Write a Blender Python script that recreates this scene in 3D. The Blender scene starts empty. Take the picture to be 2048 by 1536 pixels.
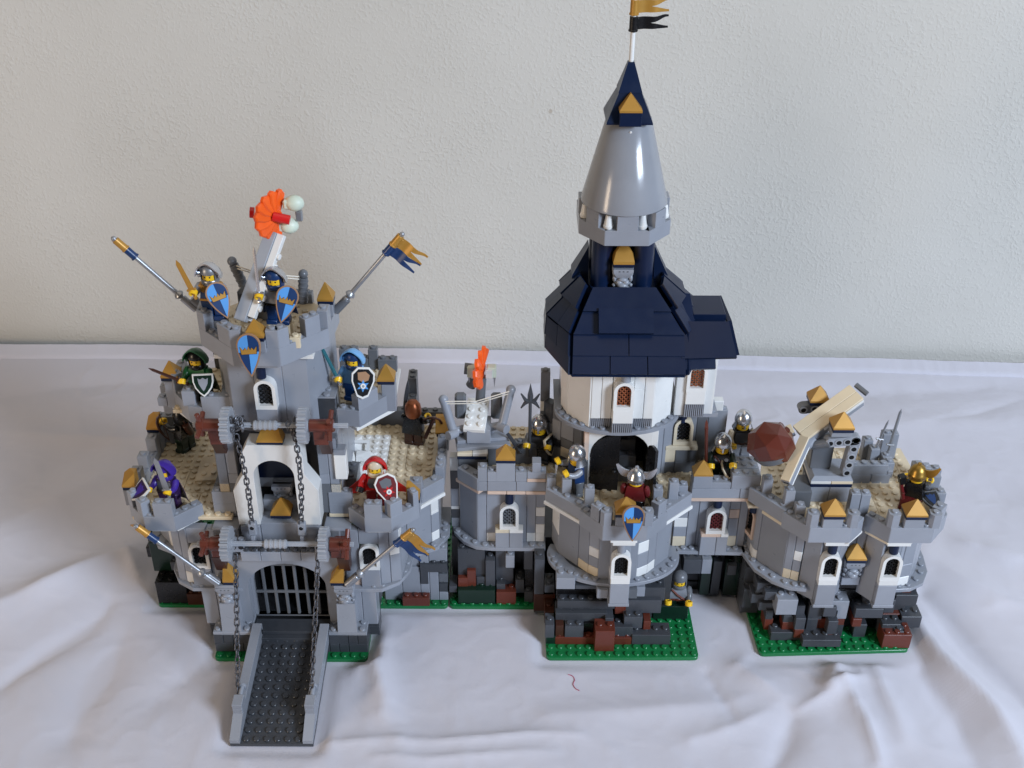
import bpy, bmesh, math, random
from mathutils import Matrix, Vector, noise
random.seed(7)
S = bpy.context.scene
COL = S.collection
U = 0.008                      # one stud = 8 mm; everything below is written in studs

# ---------------------------------------------------------------- camera
cam = bpy.data.cameras.new('camera'); camo = bpy.data.objects.new('camera', cam); COL.objects.link(camo)
cam.sensor_width = 36; cam.lens = 2300 / 2048 * 36; cam.clip_start = .02; cam.clip_end = 50
camo.location = (22.79 * U, -94.08 * U, 88.71 * U)
camo.rotation_euler = (math.radians(57.78), math.radians(-.30), math.radians(.12))
S.camera = camo
# ---------------------------------------------------------------- room light
W = bpy.data.worlds.new('World'); S.world = W; W.use_nodes = True
bg = W.node_tree.nodes['Background']; bg.inputs[0].default_value = (.90, .93, 1.0, 1); bg.inputs[1].default_value = .06
def area(name, loc, target, sx, sy, power, col):
    l = bpy.data.lights.new(name, 'AREA'); l.shape = 'RECTANGLE'; l.size = sx * U; l.size_y = sy * U
    l.energy = power; l.color = col
    o = bpy.data.objects.new(name, l); COL.objects.link(o); o.location = [c * U for c in loc]
    o.rotation_euler = (Vector(target) - Vector(loc)).to_track_quat('-Z', 'Y').to_euler()
    return o
area('window_light', (250, -210, 180), (25, 5, 12), 95, 95, 100, (.70, .82, 1.0))
area('lamp_light', (-170, -150, 60), (10, -10, 5), 40, 90, 13.0, (1.0, .79, .58))
area('ceiling_bounce', (10, -20, 300), (22, 0, 0), 260, 220, 12, (1.0, .89, .74))  # overhead lamp added to stand for warm bounce off the unseen ceiling
S.view_settings.view_transform = 'Standard'; S.view_settings.look = 'None'
S.view_settings.exposure = -.13; S.view_settings.gamma = 1; S.view_settings.use_curve_mapping = False
S.render.engine = 'CYCLES'

# ---------------------------------------------------------------- materials
MATS = {}
def mat(name, col, rough=.28, metal=0., trans=0., bump=.02, var=.075, spec=.5, alpha=1.):
    m = bpy.data.materials.new(name); m.use_nodes = True; nt = m.node_tree; N = nt.nodes; L = nt.links
    b = N['Principled BSDF']
    b.inputs['Metallic'].default_value = metal; b.inputs['Transmission Weight'].default_value = trans
    b.inputs['Specular IOR Level'].default_value = spec
    tc = N.new('ShaderNodeTexCoord'); oi = N.new('ShaderNodeObjectInfo')
    n1 = N.new('ShaderNodeTexNoise'); n1.inputs['Scale'].default_value = 90; n1.inputs['Detail'].default_value = 4
    L.new(tc.outputs['Object'], n1.inputs['Vector'])
    mr = N.new('ShaderNodeMapRange'); mr.inputs['To Min'].default_value = rough * .75; mr.inputs['To Max'].default_value = min(1, rough * 1.45)
    L.new(n1.outputs['Fac'], mr.inputs['Value']); L.new(mr.outputs[0], b.inputs['Roughness'])
    hv = N.new('ShaderNodeHueSaturation'); hv.inputs['Color'].default_value = (*col, 1)
    ma = N.new('ShaderNodeMapRange'); ma.inputs['To Min'].default_value = 1 - var; ma.inputs['To Max'].default_value = 1 + var
    n3 = N.new('ShaderNodeTexNoise'); n3.inputs['Scale'].default_value = 38; n3.inputs['Detail'].default_value = 5; L.new(tc.outputs['Object'], n3.inputs['Vector'])
    m3 = N.new('ShaderNodeMapRange'); m3.inputs['From Min'].default_value = .3; m3.inputs['From Max'].default_value = .7; m3.inputs['To Min'].default_value = .93; m3.inputs['To Max'].default_value = 1.05; L.new(n3.outputs['Fac'], m3.inputs['Value'])
    mu = N.new('ShaderNodeMath'); mu.operation = 'MULTIPLY'; L.new(m3.outputs[0], mu.inputs[1])
    L.new(oi.outputs['Random'], ma.inputs['Value']); L.new(ma.outputs[0], mu.inputs[0]); L.new(mu.outputs[0], hv.inputs['Value'])
    L.new(hv.outputs[0], b.inputs['Base Color'])
    n2 = N.new('ShaderNodeTexNoise'); n2.inputs['Scale'].default_value = 260; n2.inputs['Detail'].default_value = 3
    L.new(tc.outputs['Object'], n2.inputs['Vector'])
    bp = N.new('ShaderNodeBump'); bp.inputs['Strength'].default_value = bump; bp.inputs['Distance'].default_value = .001
    L.new(n2.outputs['Fac'], bp.inputs['Height']); L.new(bp.outputs[0], b.inputs['Normal'])
    MATS[name] = m; return m
mat('lgray', (.27, .285, .32)); mat('dgray', (.05, .054, .062)); mat('mgray', (.13, .137, .15)); mat('rockgray', (.062, .067, .078)); mat('white', (.74, .73, .70))
mat('tan', (.69, .575, .40)); mat('dblue', (.0035, .011, .038), .30, spec=.35); mat('gold', (.45, .235, .042), .36, .3)
mat('brown', (.125, .030, .018)); mat('green', (.006, .16, .045)); mat('dgreen', (.006, .022, .014)); mat('black', (.008, .008, .009), .25)
mat('silver', (.62, .63, .66), .22, .9); mat('steel', (.33, .34, .36), .33, .6); mat('chain', (.10, .10, .11), .35, .5)
mat('orange', (1.0, .13, .015), .25, 0, .12); mat('glow', (.72, .80, .66), .4, 0, .15); mat('yellow', (.85, .52, .02))
mat('red', (.55, .012, .012)); mat('dred', (.13, .012, .014)); mat('purple', (.05, .022, .26)); mat('dpurple', (.03, .012, .06))
mat('lblue', (.16, .38, .66)); mat('blue', (.012, .09, .33)); mat('grn', (.008, .10, .03)); mat('copper', (.30, .09, .035), .3, .7)
mat('goldm', (.42, .25, .055), .33, .85); mat('transblue', (.06, .30, .36), .12, 0, .5); mat('cream', (.70, .60, .44)); mat('rubber', (.78, .72, .62), .6)
mat('dbrown', (.055, .020, .012)); mat('bronze', (.34, .19, .10), .4, .2); mat('lattice', (.30, .085, .03)); mat('peach', (.62, .46, .36))
mat('axle', (.33, .345, .375), .3); mat('blackmat', (.012, .012, .013), .7, spec=.15); mat('darkfill', (.05, .05, .055), .4)

# ---------------------------------------------------------------- mesh builder
class MB:
    def __init__(s): s.v = []; s.f = []
    def add(s, vs, fs, M=None):
        n = len(s.v)
        s.v += [tuple(M @ Vector(v)) if M else tuple(v) for v in vs]
        s.f += [tuple(i + n for i in f) for f in fs]; return s
    def box(s, x0, y0, z0, x1, y1, z1, c=.035, M=None):
        c = min(c, (x1-x0)*.3, (y1-y0)*.3, (z1-z0)*.3)
        if c <= 0: c = 1e-4
        X = (x0, x1); Y = (y0, y1); Z = (z0, z1); vs = []; id = {}
        for i in (0, 1):
            for j in (0, 1):
                for k in (0, 1):
                    sx, sy, sz = (1-2*i)*c, (1-2*j)*c, (1-2*k)*c
                    for a, p in enumerate(((X[i], Y[j]+sy, Z[k]+sz), (X[i]+sx, Y[j], Z[k]+sz), (X[i]+sx, Y[j]+sy, Z[k]))):
                        id[i, j, k, a] = len(vs); vs.append(p)
        fs = []
        def q(idx): fs.append(tuple(idx))
        for k in (0, 1):
            q([id[k,0,0,0], id[k,1,0,0], id[k,1,1,0], id[k,0,1,0]]); q([id[0,k,0,1], id[1,k,0,1], id[1,k,1,1], id[0,k,1,1]])
            q([id[0,0,k,2], id[1,0,k,2], id[1,1,k,2], id[0,1,k,2]])
        for a in (0, 1):
            for b in (0, 1):
                q([id[a,b,0,0], id[a,b,1,0], id[a,b,1,1], id[a,b,0,1]])
                q([id[a,0,b,0], id[a,1,b,0], id[a,1,b,2], id[a,0,b,2]])
                q([id[0,a,b,1], id[1,a,b,1], id[1,a,b,2], id[0,a,b,2]])
                for k in (0, 1): q([id[a,b,k,0], id[a,b,k,1], id[a,b,k,2]])
        return s.add(vs, fs, M)
    def lathe(s, prof, seg=16, M=None, a0=0., a1=None):
        full = a1 is None; n = seg if full else seg + 1; vs = []; fs = []
        for r, z in prof:
            for i in range(n):
                t = a0 + (2*math.pi if full else a1 - a0) * i / seg; vs.append((r*math.cos(t), r*math.sin(t), z))
        for k in range(len(prof)-1):
            for i in range(seg):
                j = (i+1) % n; fs.append((k*n+i, k*n+j, (k+1)*n+j, (k+1)*n+i))
        if prof[0][0] > 1e-6 and full: fs.append(tuple(reversed(range(n))))
        if prof[-1][0] > 1e-6 and full: fs.append(tuple((len(prof)-1)*n+i for i in range(n)))
        return s.add(vs, fs, M)
    def cyl(s, p, q, r, seg=12, c=.03, r2=None):
        p = Vector(p); q = Vector(q); d = q-p; L = d.length; r2 = r if r2 is None else r2; c = min(c, r*.4, r2*.4 if r2 else r*.4, L*.3)
        M = Matrix.Translation(p) @ d.to_track_quat('Z', 'Y').to_matrix().to_4x4()
        return s.lathe([(r-c, 0), (r, c), (r2, L-c), (max(r2-c, 0), L)], seg, M)
    def stud(s, x, y, z): return s.lathe([(.3, -.02), (.3, .16), (.265, .2)], 12, Matrix.Translation((x, y, z)))
    def prism(s, poly, z0, z1, M=None, c=.03):
        # poly counter-clockwise; small top chamfer
        a = sum(poly[i][0]*poly[(i+1) % len(poly)][1]-poly[(i+1) % len(poly)][0]*poly[i][1] for i in range(len(poly)))
        if a < 0: poly = poly[::-1]
        n = len(poly); c = min(c, (z1-z0)*.3); ins = []
        for i in range(n):
            p = Vector(poly[i]).to_2d(); e0 = (p-Vector(poly[i-1]).to_2d()); e1 = (Vector(poly[(i+1) % n]).to_2d()-p)
            e0 = e0.normalized() if e0.length > 1e-9 else e0; e1 = e1.normalized() if e1.length > 1e-9 else e1
            m = Vector((-e0.y-e1.y, e0.x+e1.x)); m = m.normalized() if m.length > 1e-6 else m
            ins.append((p.x+m.x*c, p.y+m.y*c))
        vs = [(x, y, z0) for x, y in poly]+[(x, y, z1-c) for x, y in poly]+[(x, y, z1) for x, y in ins]
        fs = [tuple(reversed(range(n))), tuple(range(2*n, 3*n))]
        for i in range(n):
            j = (i+1) % n; fs += [(i, j, n+j, n+i), (n+i, n+j, 2*n+j, 2*n+i)]
        return s.add(vs, fs, M)
    def xz(s, poly, y0, y1, M=None, c=.03):
        # polygon in the x-z plane, chamfered face at y0 (front)
        R = Matrix(((1, 0, 0, 0), (0, 0, -1, y1), (0, 1, 0, 0), (0, 0, 0, 1)))
        return s.prism(poly, 0, y1-y0, (M @ R) if M else R, c)
    def frame(s, outer, inner, y0, y1, M=None):
        n = len(outer); vs = [(x, y, z) for y in (y0, y1) for P in (outer, inner) for x, z in P]; fs = []
        for i in range(n):
            j = (i+1) % n
            fs += [(i, j, n+j, n+i), (2*n+i, 3*n+i, 3*n+j, 2*n+j), (i, 2*n+i, 2*n+j, j), (n+i, n+j, 3*n+j, 3*n+i)]
        return s.add(vs, fs, M)
    def hull(s, pts, M=None):
        bm = bmesh.new()
        for p in pts: bm.verts.new(p)
        r = bmesh.ops.convex_hull(bm, input=bm.verts[:])
        bmesh.ops.delete(bm, geom=[v for v in bm.verts if not v.link_faces], context='VERTS')
        bmesh.ops.dissolve_limit(bm, angle_limit=.01, verts=bm.verts[:], edges=bm.edges[:])
        bm.verts.index_update()
        s.add([v.co.copy() for v in bm.verts], [tuple(v.index for v in f.verts) for f in bm.faces], M); bm.free(); return s
    def tube(s, path, r, seg=8, M=None, closed=False):
        P = [Vector(p) for p in path]; n = len(P); rr = r if isinstance(r, (list, tuple)) else [r]*n; vs = []; fs = []
        up = None
        for i in range(n):
            a = P[i-1] if (i > 0 or closed) else P[i]; b = P[(i+1) % n] if (i < n-1 or closed) else P[i]
            d = (b-a).normalized()
            if up is None: up = d.orthogonal().normalized()
            up = (up-d*up.dot(d)).normalized(); w = d.cross(up)
            for k in range(seg):
                t = 2*math.pi*k/seg; vs.append(P[i]+(up*math.cos(t)+w*math.sin(t))*rr[i])
        for i in range(n if closed else n-1):
            for k in range(seg):
                j = (k+1) % seg; i2 = (i+1) % n; fs.append((i*seg+k, i*seg+j, i2*seg+j, i2*seg+k))
        if not closed: fs += [tuple(reversed(range(seg))), tuple((n-1)*seg+k for k in range(seg))]
        return s.add(vs, fs, M)
    def sphere(s, c, r, seg=14, rings=8, sc=(1, 1, 1)):
        prof = [(max(1e-7, r*math.sin(math.pi*i/rings)), -r*math.cos(math.pi*i/rings)) for i in range(rings+1)]
        return s.lathe(prof, seg, Matrix.Translation(c) @ Matrix.Diagonal((*sc, 1)))
    def mesh(s, name, m, ang=32):
        me = bpy.data.meshes.new(name); me.from_pydata([(x*U, y*U, z*U) for x, y, z in s.v], [], s.f)
        bm = bmesh.new(); bm.from_mesh(me); bmesh.ops.recalc_face_normals(bm, faces=bm.faces[:]); bm.to_mesh(me); bm.free()
        for p in me.polygons: p.use_smooth = True
        me.set_sharp_from_angle(angle=math.radians(ang)); me.materials.append(MATS[m]); return me
BASE = {}
def thing(name, label, cat, loc=(0, 0, 0), rz=0, group=None, M=None):
    o = bpy.data.objects.new(name, None); COL.objects.link(o); o.empty_display_size = .01
    if M is not None:
        T = M.copy(); T.translation = T.translation * U; o.matrix_world = T; BASE[o] = Vector((0, 0, 0))
    else:
        o.location = Vector(loc)*U; o.rotation_euler = (0, 0, rz); BASE[o] = Vector(loc) if rz == 0 else Vector((0, 0, 0))
    o['label'] = label; o['category'] = cat
    if group: o['group'] = group
    return o
def put(name, me, parent, loc=(0, 0, 0), rz=0, rot=None):
    """part of a thing; loc in world studs when the thing is unrotated, else in its own studs"""
    o = bpy.data.objects.new(name, me); COL.objects.link(o); o.parent = parent
    o.location = (Vector(loc)-(BASE[parent] if parent in BASE else Vector((0, 0, 0))))*U
    o.rotation_euler = rot if rot else (0, 0, rz); return o
def sub(name, mb, m, parent):
    """sub-part modelled in the same coordinates as its part"""
    o = bpy.data.objects.new(name, mb.mesh(name, m)); COL.objects.link(o); o.parent = parent; return o
def part(name, mb, m, parent, loc=(0, 0, 0), rz=0, rot=None, ang=32): return put(name, mb.mesh(name, m, ang), parent, loc, rz, rot)
def solo(name, mb, m, label, cat, loc, group=None):
    o = bpy.data.objects.new(name, mb.mesh(name, m)); COL.objects.link(o); o.location = Vector(loc)*U
    o['label'] = label; o['category'] = cat
    if group: o['group'] = group
    return o
CACHE = {}
def brick_me(w, d, h, m, studs=True):
    k = (round(w, 3), round(d, 3), round(h, 3), m, studs)
    if k not in CACHE:
        b = MB(); g = .018; b.box(g, g, 0.006, w-g, d-g, h-.004, .05)
        if studs:
            for i in range(int(w+.01)):
                for j in range(int(d+.01)): b.stud((i+.5)*w/int(w+.01), (j+.5)*d/int(d+.01), h)
        CACHE[k] = b.mesh('brick', m)
    return CACHE[k]
def B(T, x, y, z, w, d, hb, m, studs=True, name=None, rz=0):
    """a brick: hb in bricks (1/3 = a plate)"""
    return put(name or ('plate' if hb < .5 else 'brick'), brick_me(w, d, hb*1.2, m, studs), T, (x, y, z), rz)
def cols(T, p0, p1, z0, spec, th=1., top=False):
    """a wall from p0 to p1 (outer face to the right of travel) of columns (width, [(bricks, colour), ...])"""
    p0 = Vector(p0); p1 = Vector(p1); d = (p1-p0); L = d.length; d.normalize(); a = math.atan2(d.y, d.x)
    tot = sum(c[0] for c in spec); s = 0
    for w, st in spec:
        w = w*L/tot; z = z0
        for i, (h, m) in enumerate(st):
            p = p0+d*s
            B(T, p.x, p.y, z, w, th, h, m, top and i == len(st)-1, 'brick' if h < 4 else 'wall_panel', a); z += h*1.2
        s += w
def seg(T, p0, p1, z, hb, m='lgray', th=1., t0=0., t1=1., studs=0, name='battlement'):
    """one straight battlement piece between plan points, mitred square, with studs along it"""
    p0 = Vector(p0); p1 = Vector(p1); d = p1-p0; a = math.atan2(d.y, d.x); L = d.length*(t1-t0); p = p0+d*t0
    b = MB(); b.box(.01, .01, 0, L-.01, th, hb*1.2, .04)
    for i in range(studs): b.stud(L*(i+.5)/studs, th/2, hb*1.2)
    return part(name, b, m, T, (p.x, p.y, z), a)
def octa_batt(T, pts, z, m='lgray', hb=1.6, mh=1.5, th=1., gaps=None, studs=True):
    """crenellated ring piece: pts outer plan line going left to right; merlon on each corner, gap in the middle of each side"""
    n = len(pts)
    for i in range(n-1):
        p0, p1 = Vector(pts[i]), Vector(pts[i+1]); d = p1-p0; L = d.length; u = d/L; w = Vector((-u.y, u.x))
        b = MB(); a = math.atan2(u.y, u.x)
        b.box(0, 0, 0, L, th, hb*1.2, .03)
        g = (gaps or {}).get(i, 'gap')
        ml = min(1.15, L*.3)
        if g == 'gap': rs = [(0, ml), (L-ml, L)]
        elif g == 'mid': rs = [(0, ml*.8), (L/2-1, L/2+1), (L-ml*.8, L)]
        elif isinstance(g, list): rs = [(a_*L, c_*L) for a_, c_ in g]
        elif g == 'full': rs = [(0, L)]
        elif g == 'left': rs = [(0, ml*1.2)]
        elif g == 'right': rs = [(L-ml*1.2, L)]
        else: rs = []
        for r0, r1 in rs: b.box(r0+.005, .004, hb*1.2-.02, r1-.005, th-.004, (hb+mh)*1.2 if not (g == 'mid' and r0 > 1 and r1 < L-.3) else (hb+mh*.85)*1.2, .04)
        if studs:
            x = .5
            while x < L-.2:
                inside = [r for r in rs if r[0]-.1 < x < r[1]+.1]
                if not inside: b.stud(x, th/2, hb*1.2)
                x += 1
            for r0, r1 in (rs if g != 'mid' else []):
                q = max(1, int(round(r1-r0)))
                for k in range(q): b.stud(r0+(r1-r0)*(k+.5)/q, th/2, (hb+mh)*1.2)
        part('battlement', b, m, T, (p0.x, p0.y, z), a)
def pyramid(T, x, y, z, w=2., d=2., h=1.35, m='gold', blue=True, name='pyramid_slope'):
    """gold pyramid slope on a dark blue plate, centred on x, y"""
    if blue: B(T, x-w/2, y-d/2, z, w, d, 1/3, 'dblue', False); z += .4
    b = MB(); e = .2
    b.hull([(-w/2, -d/2, 0), (w/2, -d/2, 0), (w/2, d/2, 0), (-w/2, d/2, 0), (-w/2, -d/2, e), (w/2, -d/2, e), (w/2, d/2, e), (-w/2, d/2, e),
            (-.05, -.05, h), (.05, -.05, h), (.05, .05, h), (-.05, .05, h)])
    return part(name, b, m, T, (x, y, z), ang=20)
def arch_pts(hw, zb, zs, rise, n=12):
    """open-bottom arch outline from bottom left round to bottom right"""
    return [(-hw, zb)]+[(-hw*math.cos(math.pi*i/n), zs+rise*math.sin(math.pi*i/n)) for i in range(n+1)]+[(hw, zb)]
def lattice(w, h, pitch, r, y, x0, z0, clip):
    b = MB(); n = int((w+h)/pitch)+2
    for sgn in (1, -1):
        for k in range(-n, n):
            pts = []
            for t in range(0, 41):
                x = -w/2+w*t/40; zz = k*pitch+sgn*x
                if 0 <= zz <= h and clip(x, zz): pts.append((x, zz))
            if len(pts) > 2:
                (xa, za), (xb, zb) = pts[0], pts[-1]
                d = Vector((xb-xa, 0, zb-za)); L = d.length
                M = Matrix.Translation((x0+xa, y, z0+za)) @ Matrix.Rotation(-math.atan2(zb-za, xb-xa), 4, 'Y')
                b.box(0, -r*.6, -r*.5, L, r*.6, r*.5, .005, M)
    return b
def window(T, x, y, z, rz=0, frame='white', lat='black', cap=True, depth=1., open_=True, w=2., h=3.2):
    """arched two-stud window: frame with a lattice pane"""
    hw = w/2; iw = .68; n = 10; zs = h-hw
    out = [(hw, 0)]+[(hw*math.cos(math.pi*i/n), zs+hw*math.sin(math.pi*i/n)) for i in range(n+1)]+[(-hw, 0)]
    inn = [(iw, .42)]+[(iw*math.cos(math.pi*i/n), zs+iw*math.sin(math.pi*i/n)) for i in range(n+1)]+[(-iw, .42)]
    b = MB(); b.frame(out, inn, 0, depth)
    o = part('window', b, frame, T, (x, y, z), rz)
    def clip(xx, zz): return abs(xx) <= iw and (zz+.42 <= zs or xx*xx+(zz+.42-zs)**2 <= iw*iw)
    L = lattice(2*iw, h-.42-.3, .46, .10, depth*.45, 0, .42, clip)
    sub('lattice', L, 'blackmat' if lat == 'black' else lat, o)
    if not open_:
        g = MB(); g.xz([(px*.99, pz) for px, pz in inn], depth*.7, depth*.7+.1); sub('pane', g, 'black', o)
    return o
# ================================================================ the setting: wall, table cloth
def stucco():
    m = bpy.data.materials.new('stucco'); m.use_nodes = True; N = m.node_tree.nodes; L = m.node_tree.links; b = N['Principled BSDF']
    tc = N.new('ShaderNodeTexCoord'); b.inputs['Roughness'].default_value = .75; b.inputs['Specular IOR Level'].default_value = .25
    a = N.new('ShaderNodeTexNoise'); a.inputs['Scale'].default_value = 300; a.inputs['Detail'].default_value = 3; a.inputs['Roughness'].default_value = .5
    c = N.new('ShaderNodeTexNoise'); c.inputs['Scale'].default_value = 45; c.inputs['Detail'].default_value = 2
    big = N.new('ShaderNodeTexNoise'); big.inputs['Scale'].default_value = 3; big.inputs['Detail'].default_value = 5
    for n in (a, c, big): L.new(tc.outputs['Object'], n.inputs['Vector'])
    r1 = N.new('ShaderNodeValToRGB'); r1.color_ramp.elements[0].position = .48; r1.color_ramp.elements[1].position = .66; r1.color_ramp.interpolation = 'EASE'
    L.new(a.outputs['Fac'], r1.inputs[0])
    r2 = N.new('ShaderNodeMath'); r2.operation = 'MULTIPLY_ADD'; r2.inputs[1].default_value = .9; L.new(c.outputs['Fac'], r2.inputs[0])
    b2 = N.new('ShaderNodeTexNoise'); b2.inputs['Scale'].default_value = 9; b2.inputs['Detail'].default_value = 3; L.new(tc.outputs['Object'], b2.inputs['Vector'])
    mm = N.new('ShaderNodeMapRange'); mm.inputs['From Min'].default_value = .35; mm.inputs['From Max'].default_value = .65; mm.inputs['To Min'].default_value = .35; mm.inputs['To Max'].default_value = 1.2; L.new(b2.outputs['Fac'], mm.inputs['Value'])
    mq = N.new('ShaderNodeMath'); mq.operation = 'MULTIPLY'; L.new(r1.outputs[0], mq.inputs[0]); L.new(mm.outputs[0], mq.inputs[1]); L.new(mq.outputs[0], r2.inputs[2])
    bp = N.new('ShaderNodeBump'); bp.inputs['Strength'].default_value = .40; bp.inputs['Distance'].default_value = .0009
    L.new(r2.outputs[0], bp.inputs['Height']); L.new(bp.outputs[0], b.inputs['Normal'])
    rc = N.new('ShaderNodeValToRGB'); rc.color_ramp.elements[0].position = .3; rc.color_ramp.elements[1].position = .7
    rc.color_ramp.elements[0].color = (.565, .54, .485, 1); rc.color_ramp.elements[1].color = (.64, .615, .56, 1); L.new(big.outputs['Fac'], rc.inputs[0])
    sp = N.new('ShaderNodeTexVoronoi'); sp.inputs['Scale'].default_value = 11; L.new(tc.outputs['Object'], sp.inputs['Vector'])
    dn = N.new('ShaderNodeTexNoise'); dn.inputs['Scale'].default_value = 60; L.new(tc.outputs['Object'], dn.inputs['Vector'])
    ad = N.new('ShaderNodeMath'); ad.operation = 'MULTIPLY_ADD'; ad.inputs[1].default_value = .10; L.new(dn.outputs['Fac'], ad.inputs[0]); L.new(sp.outputs['Distance'], ad.inputs[2])
    rs = N.new('ShaderNodeValToRGB'); rs.color_ramp.elements[0].position = .055; rs.color_ramp.elements[1].position = .068
    rs.color_ramp.elements[0].color = (.78, .73, .68, 1); rs.color_ramp.elements[1].color = (1, 1, 1, 1); L.new(ad.outputs[0], rs.inputs[0])
    mx = N.new('ShaderNodeMix'); mx.data_type = 'RGBA'; mx.blend_type = 'MULTIPLY'; mx.inputs[0].default_value = 1
    L.new(rc.outputs[0], mx.inputs[6]); L.new(rs.outputs[0], mx.inputs[7]); L.new(mx.outputs[2], b.inputs['Base Color'])
    MATS['stucco'] = m
stucco()
def cotton():
    m = bpy.data.materials.new('cotton'); m.use_nodes = True; N = m.node_tree.nodes; L = m.node_tree.links; b = N['Principled BSDF']
    b.inputs['Roughness'].default_value = .9; b.inputs['Specular IOR Level'].default_value = .15; b.inputs['Sheen Weight'].default_value = .15
    tc = N.new('ShaderNodeTexCoord'); b.inputs['Base Color'].default_value = (.625, .61, .665, 1)
    wv = []
    for ax in ('X', 'Y'):
        w = N.new('ShaderNodeTexWave'); w.bands_direction = ax; w.inputs['Scale'].default_value = 420; w.inputs['Distortion'].default_value = 1.5; L.new(tc.outputs['Object'], w.inputs['Vector']); wv.append(w)
    n = N.new('ShaderNodeTexNoise'); n.inputs['Scale'].default_value = 25; n.inputs['Detail'].default_value = 6; L.new(tc.outputs['Object'], n.inputs['Vector'])
    ad = N.new('ShaderNodeMath'); ad.operation = 'ADD'; L.new(wv[0].outputs['Fac'], ad.inputs[0]); L.new(wv[1].outputs['Fac'], ad.inputs[1])
    a2 = N.new('ShaderNodeMath'); a2.operation = 'MULTIPLY_ADD'; a2.inputs[1].default_value = 5; L.new(n.outputs['Fac'], a2.inputs[0]); L.new(ad.outputs[0], a2.inputs[2])
    bp = N.new('ShaderNodeBump'); bp.inputs['Strength'].default_value = .35; bp.inputs['Distance'].default_value = .0006
    L.new(a2.outputs[0], bp.inputs['Height']); L.new(bp.outputs[0], b.inputs['Normal']); MATS['cotton'] = m
cotton()
def wall_y(x): return 57.2-.0255*(x+54)
w = MB(); w.prism([(-240, wall_y(-240)), (280, wall_y(280)), (280, wall_y(280)+6), (-240, wall_y(-240)+6)], -60, 190, None, .0)
wo = bpy.data.objects.new('wall', w.mesh('wall', 'stucco')); COL.objects.link(wo); wo['kind'] = 'structure'
w = MB(); w.box(-150, -130, -4, 190, 51, -.9, .2)
mat('wood', (.25, .14, .07), .5); to = bpy.data.objects.new('table', w.mesh('table', 'wood')); COL.objects.link(to); to['kind'] = 'structure'
FOOT = [(-16, 0, 16, 16), (-8, -8, 8, 0), (16, 0, 44, 18), (26.6, -7.8, 42.8, 1), (44, 0, 66, 16), (49, -7.2, 65.2, 1), (-4, -19.3, 4, -8)]
RIDGE = [((-33.1, -0.9), (-21.6, 8.1), 2.6, 1.7, 1.3), ((-21.6, 8.1), (-18.6, 3.2), 1.2, 1.0, 1), ((-28.9, -11.9), (-21.6, -0.0), 1.6, -1.0, 1.2), ((-19.4, -17.8), (-19.4, -4.2), 2.2, -0.8, 1.6), ((-38.3, 13.0), (-24.1, 27.0), 3.2, 1.0, 1.6), ((-41.4, 21.0), (-26.8, 34.5), 3, -0.6, 1.6), ((8.4, -5.5), (9.9, -14.4), 1.7, 1.5, 1.5), ((6.5, -11.1), (8.3, -6.2), 1.2, 0.7, 1.3), ((4.7, -19.4), (12.2, -18.1), 0.9, 0.45, 1), ((12.2, -18.3), (29.7, -17.9), 0.8, 0.5, 1), ((10.5, -20.6), (26.7, -20.2), 0.8, 0.4, 1), ((69.1, 3.5), (74.3, -14.0), 1.5, -1.1, 1.3), ((66.7, -2.1), (71.7, -21.1), 1.7, 1.5, 1.4), ((64.9, -3.6), (67.5, -21.1), 1.8, -0.9, 1.4), ((71.3, 8.7), (79.4, -0.4), 2.5, 0.8, 1.6), ((57.7, -6.6), (55.1, -12.2), 0.9, 1.0, 1), ((55.1, -12.2), (58.8, -10.4), 0.7, 0.8, 1), ((57.0, -11.5), (58.0, -21.2), 0.9, 1.0, 1.1), ((51.1, -15.4), (47.8, -21.3), 1.3, -0.8, 1.3), ((46.9, -8.1), (50.1, -12.8), 1.2, 0.7, 1.2), ((43.6, -8.8), (45.2, -15.5), 0.8, -0.4, 1), ((51.7, -14.8), (56.4, -12.1), 0.8, 0.6, 1), ((26.9, -15.6), (46.1, -12.9), 1.6, 0.4, 1.5), ((40.4, -18.0), (48.8, -14.8), 1.2, 0.45, 1.2), ((60.7, -7.3), (60.8, -17.9), 1.3, 0.7, 1.2), ((56.8, 43.4), (97.3, 47.2), 3, -0.7, 1.6), ((59.3, 34.1), (93.8, 38.1), 3, 0.6, 1.6), ((81.8, 36.7), (95.8, 43.2), 1.2, -0.35, 1), ((-49.7, 43.0), (-27.4, 47.2), 3, -0.6, 1.6), ((16.3, 42.4), (27.7, 46.5), 1.4, 0.5, 1.2), ((-41.9, 33.1), (-25.5, 32.1), 2, 0.5, 1.4), ((77.7, 10.5), (82.5, 7.9), 2, 0.7, 1.4), ((-11.8, -13.3), (-7.8, -6.3), 2.4, -0.5, 1.6), ((79.5, 25.3), (86.7, 19.1), 3, -0.5, 1.6)]
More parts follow.
